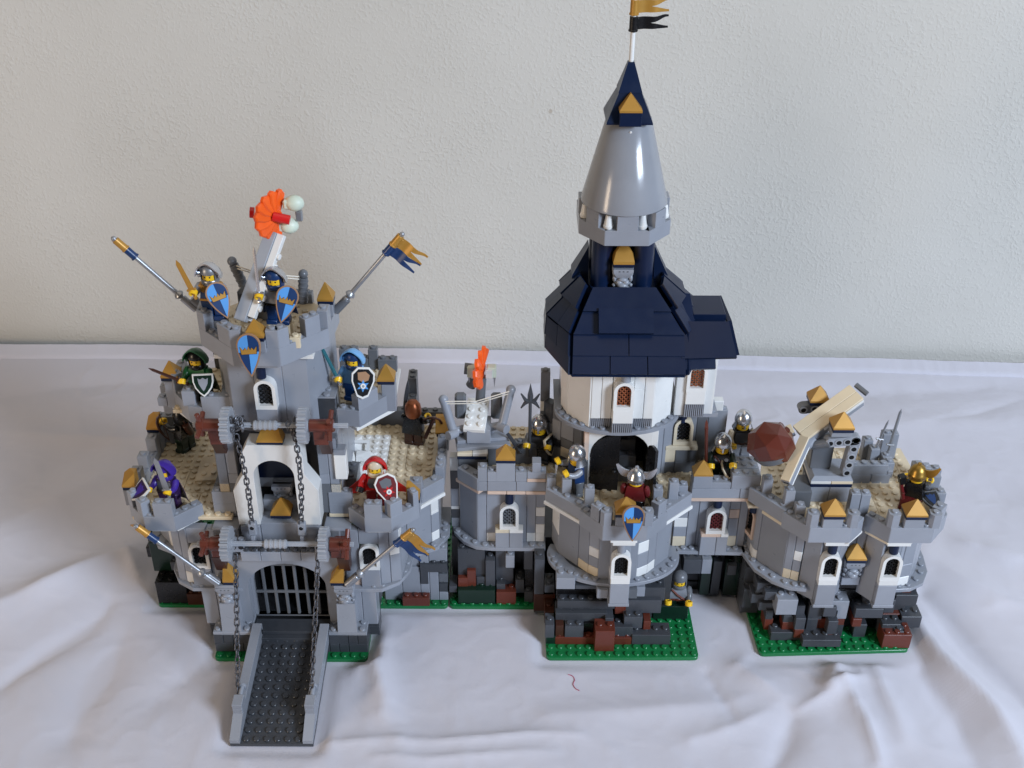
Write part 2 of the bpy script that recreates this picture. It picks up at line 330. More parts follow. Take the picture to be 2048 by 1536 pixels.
def cloth_z(x, y):
    d = 1e9
    for x0, y0, x1, y1 in FOOT:
        dx = max(x0-x, 0, x-x1); dy = max(y0-y, 0, y-y1); d = min(d, math.hypot(dx, dy))
    k = min(1, max(0, (d-.2)/1.6)); k = k*k*(3-2*k)
    z = noise.fractal(Vector((x*.045, y*.045, 1.3)), 1.0, 2.0, 3)*.40
    wx, wy = x+1.1*noise.noise(Vector((x*.10, y*.10, 9))), y+1.1*noise.noise(Vector((x*.10, y*.10, 17)))
    for (ax, ay), (bx, by), wd, h, pw in RIDGE:
        vx, vy = bx-ax, by-ay; L2 = vx*vx+vy*vy; t = ((wx-ax)*vx+(wy-ay)*vy)/L2
        tt = min(1, max(0, t)); dd = math.hypot(wx-ax-tt*vx, wy-ay-tt*vy)
        if dd < wd*4: z += 1.05*h*math.exp(-(dd/wd)**pw)*(.5+.5*math.sin(math.pi*min(1, max(.15, tt))))
    a = noise.noise(Vector((x*.16+y*.05, y*.11, 31))); b = noise.noise(Vector((x*.34, y*.30+x*.1, 52)))
    z += .22*max(0, 1-abs(a)*7)*max(0, noise.noise(Vector((x*.05, y*.05, 77)))+.25)+.05*max(0, 1-abs(b)*6)
    z = max(z, -.75 if abs(z) > 5 else z) if z > -.6 else -.6-.1*math.tanh(-(z+.6)*2)
    e = max(0, min(1, (y-46)/6)); z = z*(1-.75*e)
    return -.03+k*(z+.25)
def cloth():
    nx, ny = 520, 330; X0, X1, Y0 = -100, 145, -60; vs = []; fs = []
    for j in range(ny+1):
        for i in range(nx+1):
            x = X0+(X1-X0)*i/nx; ye = wall_y(x)-1.6+.5*noise.noise(Vector((x*.045, 3, 0)))+.9*math.sin(x*.034+.6)*.5
            t = j/ny; y = Y0+(ye-2.3-Y0)*t; vs.append((x, y, cloth_z(x, y)))
    for j in range(ny):
        for i in range(nx): a = j*(nx+1)+i; fs.append((a, a+1, a+nx+2, a+nx+1))
    b = MB(); b.add(vs, fs); T = thing('tablecloth', 'white cotton sheet with a stitched hem spread over the table', 'cloth', (22, 0, 0))
    BASE[T] = Vector((0, 0, 0)); T.location = (0, 0, 0)
    o = part('sheet', b, 'cotton', T, ang=80)
    # hem: folded double strip with small puckers along the back edge
    b = MB(); vs = []; fs = []; n = 900; rows = (0, .06, .25, .6, .9, 1.0)
    for i in range(n+1):
        x = X0+(X1-X0)*i/n; ye = wall_y(x)-1.6+.5*noise.noise(Vector((x*.045, 3, 0)))+.45*math.sin(x*.034+.6)
        pk = .5*noise.noise(Vector((x*.75, 0, 5)))+.25*noise.noise(Vector((x*1.7, 2, 5)))
        zb = cloth_z(x, ye-2.3)
        for r in rows:
            vs.append((x+.15*pk*r, ye-2.35+2.35*r, zb+(.0 if r == 0 else .34+.12*pk*math.sin(math.pi*r)) + r*.75))
    m = len(rows)
    for i in range(n):
        for k in range(m-1): a = i*m+k; fs.append((a, a+m, a+m+1, a+1))
    b.add(vs, fs); part('hem', b, 'cotton', T, ang=70)
cloth()

# ================================================================ castle part 1: gatehouse
def rr(x0, y0, x1, y1, r=.5, n=4):
    P = []
    for cx, cy, a in ((x1-r, y0+r, -90), (x1-r, y1-r, 0), (x0+r, y1-r, 90), (x0+r, y0+r, 180)):
        for i in range(n+1):
            t = math.radians(a+90*i/n); P.append((cx+r*math.cos(t), cy+r*math.sin(t)))
    return P
def baseplate(T, x0, y0, x1, y1, loc=None, rz=0):
    b = MB(); b.prism(rr(.02, .02, x1-x0-.02, y1-y0-.02), 0, .4)
    for i in range(int(x1-x0)):
        for j in range(int(y1-y0)): b.stud(i+.5, j+.5, .4)
    part('baseplate', b, 'green', T, (x0, y0, 0.01) if loc is None else loc, rz)
def ornament(T, x, y, z, rz=0, w=2.):
    """carved corbel block: grinning stone face flaring out to the top"""
    b = MB(); hw = w/2
    b.xz([(-hw*.72, 0), (hw*.72, 0), (hw*.72, .5), (hw, 1.75), (hw, 2.4), (-hw, 2.4), (-hw, 1.75), (-hw*.72, .5)], 0, 1.6, Matrix.Translation((0, .3, 0)))
    b.hull([(-.95*hw, -.25, 2.4), (.95*hw, -.25, 2.4), (-.95*hw, -.25, 2.05), (.95*hw, -.25, 2.05), (-.6*hw, .1, 1.35), (.6*hw, .1, 1.35), (-.95*hw, .6, 2.4), (.95*hw, .6, 2.4), (-.6*hw, .6, 1.3), (.6*hw, .6, 1.3)])
    b.sphere((-.32, .22, .82), .36, 10, 6); b.sphere((.32, .22, .82), .36, 10, 6); b.sphere((0, .12, .55), .42, 10, 6, (1.3, 1, .8)); b.sphere((0, .15, 1.15), .3, 10, 6, (1.6, 1, .7))
    for k in (-.62, .62): b.sphere((k*hw*1.25, .35, 1.2), .26, 8, 6, (.8, 1, 1.5)); b.sphere((k*hw*1.3, .35, .5), .2, 8, 6)
    o = part('corbel', b, 'lgray', T, (x, y, z), rz, ang=50)
    d = MB()
    for k in (-.38, 0, .38): d.box(k-.09, -.275, 2.1, k+.09, -.2, 2.26, .02)
    sub('carved_mark', d, 'mgray', o); return o

G = thing('castle_gatehouse', 'light grey toy brick castle gatehouse with drawbridge gate, balconies and round tower', 'castle', (0, 4, 0))
baseplate(G, -16, 0, 16, 16); baseplate(G, -8, -8, 8, 0)
lg, dg, mg, wh, db = 'lgray', 'dgray', 'mgray', 'white', 'dblue'
for s in (-1, 1):
    X = lambda a, w: a if s > 0 else -a-w       # mirror helper: left corner of a piece w wide
    for c, ws in enumerate(((1, 1, 2), (2, 1, 1))):
        x = 4
        for q in ws: B(G, X(x, q), -7, .4+1.2*c, q, 1, 1, dg, False); x += q
        B(G, X(4, 4), -6, .4+1.2*c, 4, 2, 1, dg, False)
        B(G, X(7, 2), -4.6, .6+1.2*c, 2, 2, 1, dg, False)
    B(G, X(4, 4), -7, 2.8, 4, 3, 1/3, lg)
    # tapered pillar, carved corbel, gold roof
    b = MB(); b.hull([(-1, -.95, 0), (1, -.95, 0), (1, .95, 0), (-1, .95, 0), (-.93, -.6, 3.6), (.93, -.6, 3.6), (.93, .95, 3.6), (-.93, .95, 3.6)])
    part('slope', b, lg, G, (s*6, -5.95, 3.2), ang=20)
    ornament(G, s*6, -6.75, 6.8)
    B(G, s*6-1, -7, 9.2, 2, 2, 1/3, lg, False)
    B(G, s*5.4-.68, -6.95, 9.6, 1.36, 1.36, 1/3, db, False)
    b = MB(); f = -s
    b.hull([(-.68, -.68, 0), (.68, -.68, 0), (.68, .68, 0), (-.68, .68, 0), (-.68, -.68, .2), (.68, -.68, .2), (.68*s, -.68, .25), (.68*s, .68, 1.45), (.2*s, .68, 1.45), (-.68*s, .68, .3), (.68*s, .2, 1.4)])
    part('corner_slope', b, 'gold', G, (s*5.4, -6.27, 10.0), ang=20)
    # jambs beside the arch and the flank wall down to the base
    cols(G, (4.3, -5.3) if s > 0 else (-9, -5.3), (9, -5.3) if s > 0 else (-4.3, -5.3), 2.8, ([(1.7, [(4, lg)]), (1.5, [(4, lg)]), (1.5, [(4, lg)])])[::s])
    cols(G, (9, -5.2) if s > 0 else (-9, 0), (9, 0) if s > 0 else (-9, -5.2), 2.8, [(2, [(4, lg)]), (3, [(2, dg), (2, lg)])])
# gate arch: one broad panel with an elliptical opening
zt = 12.4
ap = arch_pts(4.05, 3.2, 7.9, 3.35, 20)
b = MB(); b.xz([(-6.2, zt), (-6.2, 3.2)]+ap+[(6.2, 3.2), (6.2, zt)], 0, 1.2, None, .02)
part('gate_arch', b, lg, G, (0, -5.5, 0))
b = MB(); inn = arch_pts(4.04, 3.2, 7.9, 3.3, 20); i2 = arch_pts(3.7, 3.2, 7.9, 3.0, 20)
b.frame([(x, z) for x, z in inn], [(x, z) for x, z in i2], 0, .5); part('arch_trim', b, lg, G, (0, -4.3, 0))
part('passage_shade_floor', MB().box(-5.4, -4.1, .45, 5.4, 2.6, .75, .02), 'darkfill', G)  # dark plate added over the baseplate; passage shade put into its colour
for s in (-1, 1): B(G, s*5.55-1.35, -5.0, 12.4, 2.7, 3.2, 2.5, lg, False)
B(G, -4, -7, .4, 8, 3, 1.6, dg, False); B(G, -4, -6.4, 2.32, 8, 2, 1/3, dg, False)
# dark passage behind the gate
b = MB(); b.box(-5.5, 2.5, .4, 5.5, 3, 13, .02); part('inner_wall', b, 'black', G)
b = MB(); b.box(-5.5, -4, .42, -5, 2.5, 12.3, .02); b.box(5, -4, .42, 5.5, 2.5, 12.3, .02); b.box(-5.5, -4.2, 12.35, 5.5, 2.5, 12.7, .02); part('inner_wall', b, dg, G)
# portcullis
PC = thing('portcullis', 'grey barred portcullis standing closed in the arched gate', 'gate', (0, -4.0, 3.0))
for k in range(8):
    x = -3.85+k*1.1; zz = 7.9+3.2*math.sqrt(max(0, 1-(x/4.1)**2))
    b = MB(); b.box(-.16, -.16, 0, .16, .16, zz-3.0, .06); part('bar', b, 'mgray', PC, (x, -4.0, 3.0))
for z, hw in ((3.05, 4), (6.3, 4), (10.0, 3.0)):
    b = MB(); b.box(-hw, -.12, -.15, hw, .12, .15, .05); part('crossbar', b, 'mgray', PC, (0, -4.12, z))
# ledge with holes above the gate
for k in range(4): B(G, -4+k*2, -6.5, 12.4, 2, 2, 1, lg, True)
for s in (-1, 1):
    b = MB(); b.box(-.75, -.5, 0, .75, .5, 1.2, .05); b.stud(-.35, 0, 1.2); b.stud(.35, 0, 1.2); o = part('holed_brick', b, lg, G, (s*4.2, -6, 13.6))
    d = MB()
    for k in (-.36, .36): d.cyl((k, -.52, .6), (k, -.47, .6), .26)
    sub('hole', d, 'black', o)
b = MB(); b.cyl((-4, 0, 0), (4, 0, 0), .2); part('hinge_bar', b, 'mgray', G, (0, -6.8, 15.0))
b = MB()
for k in range(9): b.box(-3.6+k*.82, -.3, -.25, -3.2+k*.82, .3, .25, .08)
part('rack', b, dg, G, (0, -6.3, 13.95))

def roller(y, z, hx, gx, label, tip=0., tilt=.35):
    T = thing('winch_roller', label, 'winch', (0, y, z))
    b = MB()
    for a in range(4):
        M = Matrix.Rotation(math.pi/4+a*math.pi/2, 4, 'X'); b.box(-hx, -.09, 0, hx+tip, .09, .24, .03, M)
    part('axle', b, 'axle', T, (0, y, z))
    b = MB(); b.cyl((-1.1, 0, 0), (1.1, 0, 0), .42, 16)
    for k in range(5): b.cyl((-1.05+k*.46, 0, 0), (-.85+k*.46, 0, 0), .47, 16)
    part('sleeve', b, 'axle', T, (0, y, z))
    for s in (-1, 1):
        b = MB(); b.cyl((-.42, 0, 0), (.42, 0, 0), 1.42, 28, .06)
        for k in range(20):
            M = Matrix.Rotation(2*math.pi*k/20, 4, 'X'); b.hull([(-.42, -.17, 1.35), (.42, -.17, 1.35), (-.42, .17, 1.35), (.42, .17, 1.35), (-.4, -.09, 1.72), (.4, -.09, 1.72), (-.4, .09, 1.72), (.4, .09, 1.72)], M)
        b.cyl((-.55, 0, 0), (.55, 0, 0), .55, 16); part('gear', b, 'axle', T, (s*gx, y, z))
        b = MB(); x0 = gx+.55; x1 = hx-.35
        b.cyl((s*x0, 0, 0), (s*x1, 0, 0), .62, 14); part('hub', b, 'brown', T, (0, y, z))
        b = MB(); b.cyl((s*(x1-.7), 0, 0), (s*(x1-.05), 0, 0), .66, 14)
        for a in range(4):
            an = a*math.pi/2+tilt*s+.5; b.cyl((s*(x1-.38), 0, 0), (s*(x1-.38)+.1*s, 1.5*math.cos(an), 1.5*math.sin(an)), .24, 10)
        part('handle', b, 'brown', T, (0, y, z))
    return T
roller(-7.8, 15.8, 7.6, 4.72, 'grey winch axle with gears and brown cross handles above the portcullis')
roller(-5.8, 28.4, 6.7, 3.55, 'grey winch axle with gears and brown cross handles above the white arch', 1.0, .2)
for s in (-1, 1):     # brown bearings carrying the winches
    B(G, s*6-.7, -7.0, 13.3, 1.4, 2.2, 1, 'brown', False); b = MB(); b.hull([(-.55, 0, 0), (.55, 0, 0), (-.55, 2, 0), (.55, 2, 0), (-.55, .9, -2.4), (.55, .9, -2.4), (-.55, 2, -2.4), (.55, 2, -2.4)])
    part('bracket', b, 'dbrown', G, (s*6.2, -7, 13.3)); part('bearing', MB().cyl((s*5.3, 0, 0), (s*6.3, 0, 0), .72, 14), 'brown', G, (0, -7.8, 15.8))
    part('bearing_arm', MB().box(-.5, -.4, -1.6, .5, .7, 0), 'brown', G, (s*5.8, -7.6, 15.8))
    B(G, s*4.9-.7, -5.2, 25.7, 1.4, 2.2, 1, 'brown', False); b = MB(); b.hull([(-.5, 0, 0), (.5, 0, 0), (-.5, 2, 0), (.5, 2, 0), (-.5, 1.2, -2), (.5, 1.2, -2), (-.5, 2, -2), (.5, 2, -2)])
    part('bracket', b, 'dbrown', G, (s*5.1, -5.0, 25.7)); part('bearing_arm', MB().box(-.5, -.4, -1.5, .5, .5, 0), 'brown', G, (s*4.9, -5.6, 28.4))

# ---- white upper arch with a smaller gate wall inside
ap = arch_pts(1.95, 16, 21.9, 1.9, 16)
b = MB(); b.xz([(-4.05, 16)]+ap+[(4.05, 16), (4.15, 20.2), (2.95, 22.2), (2.95, 24.4), (2.3, 25.6), (-2.3, 25.6), (-2.95, 24.4), (-2.95, 22.2), (-4.15, 20.2)], 0, 2, None, .03)
part('white_arch', b, 'white', G, (0, -5.1, 0))
for zz in (17.8, 20.2): pass
B(G, -2, -5.0, 13.7, 4, 2, 2, lg, False); pyramid(G, 0, -3.6, 16.3, 2, 2, 1.5)
B(G, -3.9, -5.4, 13.7, 1.9, 2, 1.9, lg, False); B(G, 2, -5.4, 13.7, 1.9, 2, 1.9, lg, False)
B(G, -2, -3, 16, 4, 1, 1.2, lg, False); ornament(G, 0, -2.7, 16.6)
B(G, -2.4, -1.6, 18.0, 4.8, 1, 1, lg, False); B(G, -2.4, -1.7, 19.2, 4.8, 1, 2.4, db, False)
b = MB(); b.box(-5, -1.2, 16, 5, -.9, 25.5, .02); part('inner_wall', b, dg, G)
b = MB(); b.hull([(-1.25, -.6, 0), (1.25, -.6, 0), (1.25, .8, 0), (-1.25, .8, 0), (-1.25, -.6, .15), (1.25, -.6, .15), (-.8, .1, 1.1), (.8, .1, 1.1), (-.8, .8, 1.1), (.8, .8, 1.1)])
B(G, -1.25, -5.1, 25.62, 2.5, 1.4, .25, db, False); part('slope', b, 'gold', G, (0, -4.5, 25.92), ang=20)
# clips at the lower end of the upper chains
for s in (-1, 1):
    b = MB(); b.box(-.42, -.35, 0, .42, .4, 1.5, .12); o = part('chain_clip', b, 'lgray', G, (s*2.4, -6.4, 15.9)); sub('hole', MB().cyl((0, -.37, .95), (0, -.3, .95), .22), 'black', o)
    part('clip_foot', MB().box(-.2, -.5, -1.2, .2, .1, 0, .05), 'lgray', G, (s*2.4, -6.4, 15.95))

LINK = None
def chain(pts, label, slack=0., group='drawbridge chains', bow=0.):
    global LINK
    if LINK is None:
        b = MB(); P = []
        for i in range(14):
            t = 2*math.pi*i/14; P.append((.23*math.cos(t), 0, .22*math.sin(t)+(.17 if math.sin(t) > 0 else -.17)))
        b.tube(P, .078, 6, closed=True); LINK = b.mesh('link', 'chain', 80)
    a, c = Vector(pts[0]), Vector(pts[1]); n = int((c-a).length/.60); path = []
    for i in range(n+1):
        t = i/n; p = a.lerp(c, t); p.z -= slack*4*t*(1-t); p.x += bow*math.sin(math.pi*t); p.y -= abs(bow)*.6*math.sin(math.pi*t); path.append(p)
    T = thing('chain', label, 'chain', tuple(c), group=group)
    for i in range(n):
        d = path[i+1]-path[i]; m = (path[i+1]+path[i])/2
        q = d.to_track_quat('Z', 'Y').to_matrix().to_4x4() @ Matrix.Rotation(math.pi/2*(i % 2)+.35+random.uniform(-.3, .3), 4, 'Z')
        o = put('link', LINK, T, m); o.rotation_euler = q.to_euler(); o.scale = (1, 1, d.length/.60*1.0)
for s in (-1, 1):
    side = 'left' if s < 0 else 'right'
    chain([(s*4.05, -7.9, 14.6), (s*3.6-.25, -14.75, 2.7)], 'dark chain from the gate winch to the drawbridge rail on the '+('purple' if s < 0 else 'red')+' knight side', .25)
    chain([(s*2.75, -6.2, 27.6), (s*2.4, -6.5, 17.2)], 'dark chain before the white arch, on the '+('purple' if s < 0 else 'red')+' knight side', 0, 'chains before the white arch', .28)
    b = MB(); random.seed(5+s)      # the slack wound on the axle
    for k in range(11):
        t = random.uniform(0, 6.28); r = .55+.25*random.random(); P = []
        M = Matrix.Translation((random.uniform(-.6, .6), r*math.cos(t), r*math.sin(t))) @ Matrix.Rotation(random.uniform(0, 3), 4, 'X') @ Matrix.Rotation(random.uniform(0, 3), 4, 'Z')
        b.tube([(.23*math.cos(i*.5236), 0, .38*math.sin(i*.5236)) for i in range(12)], .08, 6, M, True)
    T = [c for c in COL.objects if c.name.startswith('chain') and c.parent is None][-1]
    o = part('wound_links', b, 'chain', T, (s*2.5, -5.8, 28.4)); o['kind'] = 'stuff'

# ---- drawbridge, sloping from the gate sill down to the cloth
ang = math.atan2(1.55, 13.4)
DM = Matrix.Translation((0, -19.1, .05)) @ Matrix.Rotation(ang, 4, 'X')
D = thing('drawbridge', 'lowered dark grey studded drawbridge with light grey side rails', 'drawbridge', M=DM)
b = MB(); b.box(-4, 0, 0, 4, 13.6, .4, .03)
for i in range(6):
    for j in range(13): b.stud(-2.5+i, .5+j, .4)
part('deck', b, dg, D); part('hinge_tile', MB().box(-3, 13, .4, 3, 13.6, .62), dg, D)
for s in (-1, 1):
    x = s*3.5; b = MB()
    b.hull([(x-.48, .05, .41), (x+.48, .05, .41), (x-.48, .05, .9), (x+.48, .05, .9), (x-.48, 4, 2.3), (x+.48, 4, 2.3), (x-.48, 4, .41), (x+.48, 4, .41)])
    b.box(x-.48, 4, .41, x+.48, 13.4, 2.0, .03); part('rail', b, lg, D)
    b = MB(); b.box(x-.5, 2.6, 1.6, x+.5, 3.9, 2.9, .05); b.box(x-.46, 2.5, 1.3, x+.46, 2.7, 2.4, .03); part('rail_post', b, lg, D)
    b = MB(); b.cyl((x, 3.9, 2.35), (x, 5.2, 2.35), .22); b.cyl((x, 5.1, 2.35), (x, 5.35, 2.35), .4); part('chain_pin', b, lg, D)
    o = part('rail_hole', MB().box(-.02, -.18, -.3, .02, .18, .3, .01), 'black', D, (x+(.49 if s < 0 else -.49), 12.9, 1.3))

# ---- flank towers beside the gate, decks and wings
def ring(T, pts, z, inner, m=lg, studs=()):
    b = MB(); b.prism(pts+inner, z, z+.4)
    for x, y in studs: b.stud(x, y, z+.4)
    part('ring_plate', b, m, T)
RP = [(4.6, -5.6), (9.7, -5.6), (11.4, -4.5), (12.4, -2.6), (12.6, -.2), (15.0, 1.0), (16.2, 3.2), (16.2, 8)]
RI = [(14.5, 8), (14.5, 4), (11, .5), (10, -3), (4.6, -4)]
st = [(8.8, -5.1), (9.7, -5), (10.9, -4.1), (11.8, -2.8), (12, -1.5), (13.2, .6), (14.6, 1.4), (15.5, 2.8), (15.7, 4), (15.7, 5)]
ring(G, RP, 7.6, RI, lg, st); ring(G, [(-x, y) for x, y in RP][::-1], 7.6, [(-x, y) for x, y in RI][::-1], lg, [(-x, y) for x, y in st])
# right flank wall
cols(G, (4.4, -5), (7.6, -5), 8, [(1.4, [(6, lg)]), (1.8, [(1, 'peach'), (5, lg)])])
B(G, 7.6, -5.3, 7.9, 2, 1.2, 2, lg, False); window(G, 8.6, -5.3, 10.3, 0, 'white', 'black', open_=False); B(G, 7.6, -4.95, 13.4, 2, 1, 1.6, lg, False)
cols(G, (9.6, -5.0), (11.6, -4.2), 8, [(1, [(6, lg)]), (1, [(3, lg), (1, wh), (2, lg)])])
cols(G, (11.6, -4.2), (12, -.5), 8, [(1, [(4.5, lg), (1, wh), (.5, lg)]), (1, [(6, lg)]), (1, [(6, lg)])])
cols(G, (12, -.2), (15.2, 2.6), 8, [(3, [(6, lg)]), (1, [(1, wh), (2, lg), (.34, wh), (2.66, wh)])])
cols(G, (15.2, 2.6), (15.2, 13), 8, [(4, [(6, lg)]), (3, [(6, lg)]), (4, [(6, lg)])])
# left flank wall
cols(G, (-7.6, -5), (-4.4, -5), 8, [(1.8, [(1, wh), (5, lg)]), (1.4, [(6, lg)])])
B(G, -9.6, -5.3, 7.9, 2, 1.2, 2, lg, False); window(G, -8.6, -5.3, 10.3, 0, 'white', 'black', open_=False); B(G, -9.6, -4.95, 13.4, 2, 1, 1.6, lg, False)
cols(G, (-11.4, -4.2), (-9.6, -5), 8, [(1, [(6, lg)]), (1, [(1.2, wh), (4.8, lg)])])
cols(G, (-12.2, -.5), (-11.4, -4.2), 8, [(1, [(6, lg)]), (1, [(1, lg), (1, mg), (4, lg)]), (1, [(6, lg)])])
cols(G, (-15.2, 3), (-12.2, -.5), 8, [(2, [(6, lg)]), (2, [(2, wh), (4, lg)])]); cols(G, (-15.2, 13), (-15.2, 3), 8, [(4, [(6, lg)]), (3, [(6, lg)]), (3, [(6, lg)])])
# ---- rock base of the wings
def rock(T, x, y, z, w, d, h, m, studs=True): return B(T, x, y, z, w, d, h, m, studs)
for x, y, z, w, d, h, m in [(9, 1, .4, 2, 2, 3, lg), (11, 1, .4, 2, 1, 4, lg), (13, 1, .4, 1, 1, 6, lg), (14, 1, .4, 1, 1, 4, lg), (15, 1, .4, 1, 1, 1, lg), (15, 1, 1.6, 1, 1, 1, dg), (15, 1.2, 2.8, 1, 1, 1, mg), (15, 1.4, 4, 1, 1, 2, dg),
                            (13, .8, 4.6, 3, 1, 1, dg), (13, .9, 2.8, .9, 1, 1.5, dg), (9.2, .9, 4, 1.6, 1, 2, dg), (11, 1.2, 5.2, 2, 1, 2, lg), (14, 1.2, 5.8, 2, 1, 1.5, lg), (9, 2.2, 4, 7, 1, 3, mg), (9, 2.1, .4, 7, 1, 3, dg), (11, 0, .4, 3, 1, 1, 'brown')]: rock(G, x, y, z, w, d, h, m)
for x, y, z, w, d, h, m in [(-12.6, 0, .4, 4, 2, 1.3, 'dbrown'), (-15.9, .2, .4, 3.4, 3, 2.6, 'black'), (-13.6, 1, .4, 4, 2, 3.6, dg), (-16.4, 2, 3.5, 3, 3, 3.4, 'dgreen'), (-17.2, 4, 5, 3, 3, 3, 'dgreen'), (-17.4, 3.5, 4.2, 2, 2, 1.2, 'black'), (-14, .8, 4.7, 3, 2, 1, dg), (-13.2, .6, 5.9, 2, 2, 1.4, mg), (-11.4, .6, 5.4, 2.4, 1, 1.8, lg), (-11, .8, 3.4, 2, 2, 1.7, mg), (-15.8, 7, .4, 2, 6, 6, dg)]: rock(G, x, y, z, w, d, h, m)
# ---- decks
def clipx(P, x, keep):
    R = []
    for i in range(len(P)):
        a, c = P[i], P[(i+1) % len(P)]; ia, ic = (a[0]-x)*keep >= 0, (c[0]-x)*keep >= 0
        if ia: R.append(a)
        if ia != ic: t = (x-a[0])/(c[0]-a[0]); R.append((x, a[1]+t*(c[1]-a[1])))
    return R
def deckpoly(T, P, cuts, z=15.6, mats=('tan',), sx=.5, sy=.5):
    xs = [min(p[0] for p in P)-1]+list(cuts)+[max(p[0] for p in P)+1]; e = .35
    def inside(x, y):
        c = False
        for i in range(len(P)):
            (x0, y0), (x1, y1) = P[i], P[i-1]
            if (y0 > y) != (y1 > y) and x < (x1-x0)*(y-y0)/(y1-y0)+x0: c = not c
        return c
    for k in range(len(xs)-1):
        q = clipx(clipx(P, xs[k]+.012, 1), xs[k+1]-.012, -1)
        if len(q) < 3: continue
        b = MB(); b.prism(q, z, z+.4)
        x = math.floor(xs[k])+sx
        while x < xs[k+1]:
            y = -10+sy
            while y < 20:
                if xs[k]+.28 < x < xs[k+1]-.28 and all(inside(x+u*e, y+v*e) for u, v in ((1, 0), (-1, 0), (0, 1), (0, -1))): b.stud(x, y, z+.4)
                y += 1
            x += 1
        part('deck_plate', b, mats[k % len(mats)], T)
def deck(T, x0, y0, rows, z=15.6, m='tan'):
    y = y0
    for d, ws in rows:
        x = x0
        for w in ws:
            mm = m
            if isinstance(w, tuple): w, mm = w
            if mm: B(T, x, y, z, w, d, 1/3, mm)
            x += w
        y += d
deck(G, 4.6, -3.4, [(4, (2, 6)), (4, (2, (3, 'white'), 5)), (6, ((5, 'white'), 2, 4)), (2, (6, 5))])
deck(G, -15, -4, [(4, (6, 4)), (4, (4, 6)), (6, (6, 4)), (4, (4, 6))])
b = MB(); b.hull([(0, 0, 0), (3.6, 0, .3), (4.4, 1.8, .9), (4.2, 3.6, 1.1), (0, 3.4, .5), (0, 0, .4), (3.6, 0, .7), (4.4, 1.8, 1.3), (4.2, 3.6, 1.5), (0, 3.4, .9)]); 
for i in range(3):
    for j in range(2): b.stud(.8+i, .9+j*1.3, .55+.2*i+.15*j)
part('trapdoor_plate', b, 'tan', G, (-10, 1.6, 15.9))
for x, y, w, d, h in [(5.2, 4.2, 1, 2, 1.1), (6.3, 5.4, 2, 1, .8), (5.6, 7, 1.4, 1.4, 1.2), (6.6, 3, 1.2, 1.2, .7)]:
    b = MB(); b.hull([(0, 0, 0), (w, 0, 0), (w, d, 0), (0, d, 0), (0, d, h), (w*.7, d, h), (0, d*.3, h*.8), (w, d*.8, h*.4)]); part('white_wedge', b, 'white', G, (x, y, 16.02), ang=20)
b = MB(); b.frame([(0, 0), (2.2, 0), (2.2, 1.6), (0, 1.6)], [(.3, .3), (1.9, .3), (1.9, 1.3), (.3, 1.3)], 0, .4); part('white_frame', b, 'white', G, (5.4, 6.3, 16.4), rot=(-.9, 0, 0))
# battlements of the right flank tower
for (p0, p1, k) in [((4.7, -3.3), (7, -3.3), 'gap')]: octa_batt(G, [p0, p1], 15.6, lg, 1.3, 1.2, gaps={0: 'full'})
B(G, 4.7, -2.2, 16, 1, 2, 2.2, lg); B(G, 4.75, -.2, 16, 1, 1, 1.2, lg)
octa_batt(G, [(6.7, -4.0), (8.5, -5.7), (11.1, -5.7), (13.7, -3.4)], 15.6, lg, 1.45, 1.35, gaps={0: 'none', 1: [(.0, .66)], 2: [(.0, .42), (.8, 1.0)]})
seg(G, (6.7, -3.6), (8.6, -5.3), 15.2, 1/3, 'white', 1.2); seg(G, (8.6, -5.3), (11, -5.3), 15.2, 1/3, 'white', 1.2)
B(G, 12.6, -1.6, 16, 1.3, 1.3, 2.1, lg, True)
seg(G, (13.4, -1.6), (16.0, .9), 15.6, 1.5, lg, 1.2, studs=2); seg(G, (13.55, -1.75), (16.1, .75), 15.2, 1/3, 'white', 1.2)
b = MB(); b.hull([(0, 0, 0), (1.3, 0, 0), (1.3, 1.3, 0), (0, 1.3, 0), (0, 0, .25), (0, 1.3, 1.5), (.3, 1.3, 1.5), (1.3, 0, .25), (1.3, 1.3, .4), (0, .3, 1.4)]); B(G, 12.4, -2.9, 15.7, 1.35, 1.3, 1.1, lg, False); B(G, 12.4, -2.9, 17.02, 1.35, 1.3, 1/3, db, False); part('corner_slope', b, 'gold', G, (12.4, -2.9, 17.42), ang=20)
B(G, 15, 1.4, 16, 1, 2, 2, lg); B(G, 15, 3.4, 16, 1, 3, 1, lg); B(G, 15, 6.4, 16, 1, 1, 2, lg)
B(G, 14.9, 7.6, 16, 1.2, 2, 1.5, lg, False); B(G, 14.8, 7.6, 17.8, 1.4, 2, 1/3, db, False)
b = MB(); b.hull([(0, 0, 0), (1.5, 0, 0), (1.5, 2, 0), (0, 2, 0), (0, 0, .2), (0, 2, 1.3), (1.5, 0, .2), (1.5, 2, 1.3), (0, 1.4, 1.3), (1.5, 1.4, 1.3)]); part('slope', b, 'gold', G, (14.7, 7.6, 18.2), ang=20)
B(G, 5.4, 12.4, 15.6, 6, 1, 2, mg); B(G, 11.4, 12.4, 15.6, 1, 1, 3.4, mg); B(G, 11.4, 13.4, 15.6, 1, 2, 5, mg); B(G, 12.6, 13.4, 15.6, 3.4, 1, 1.3, mg)
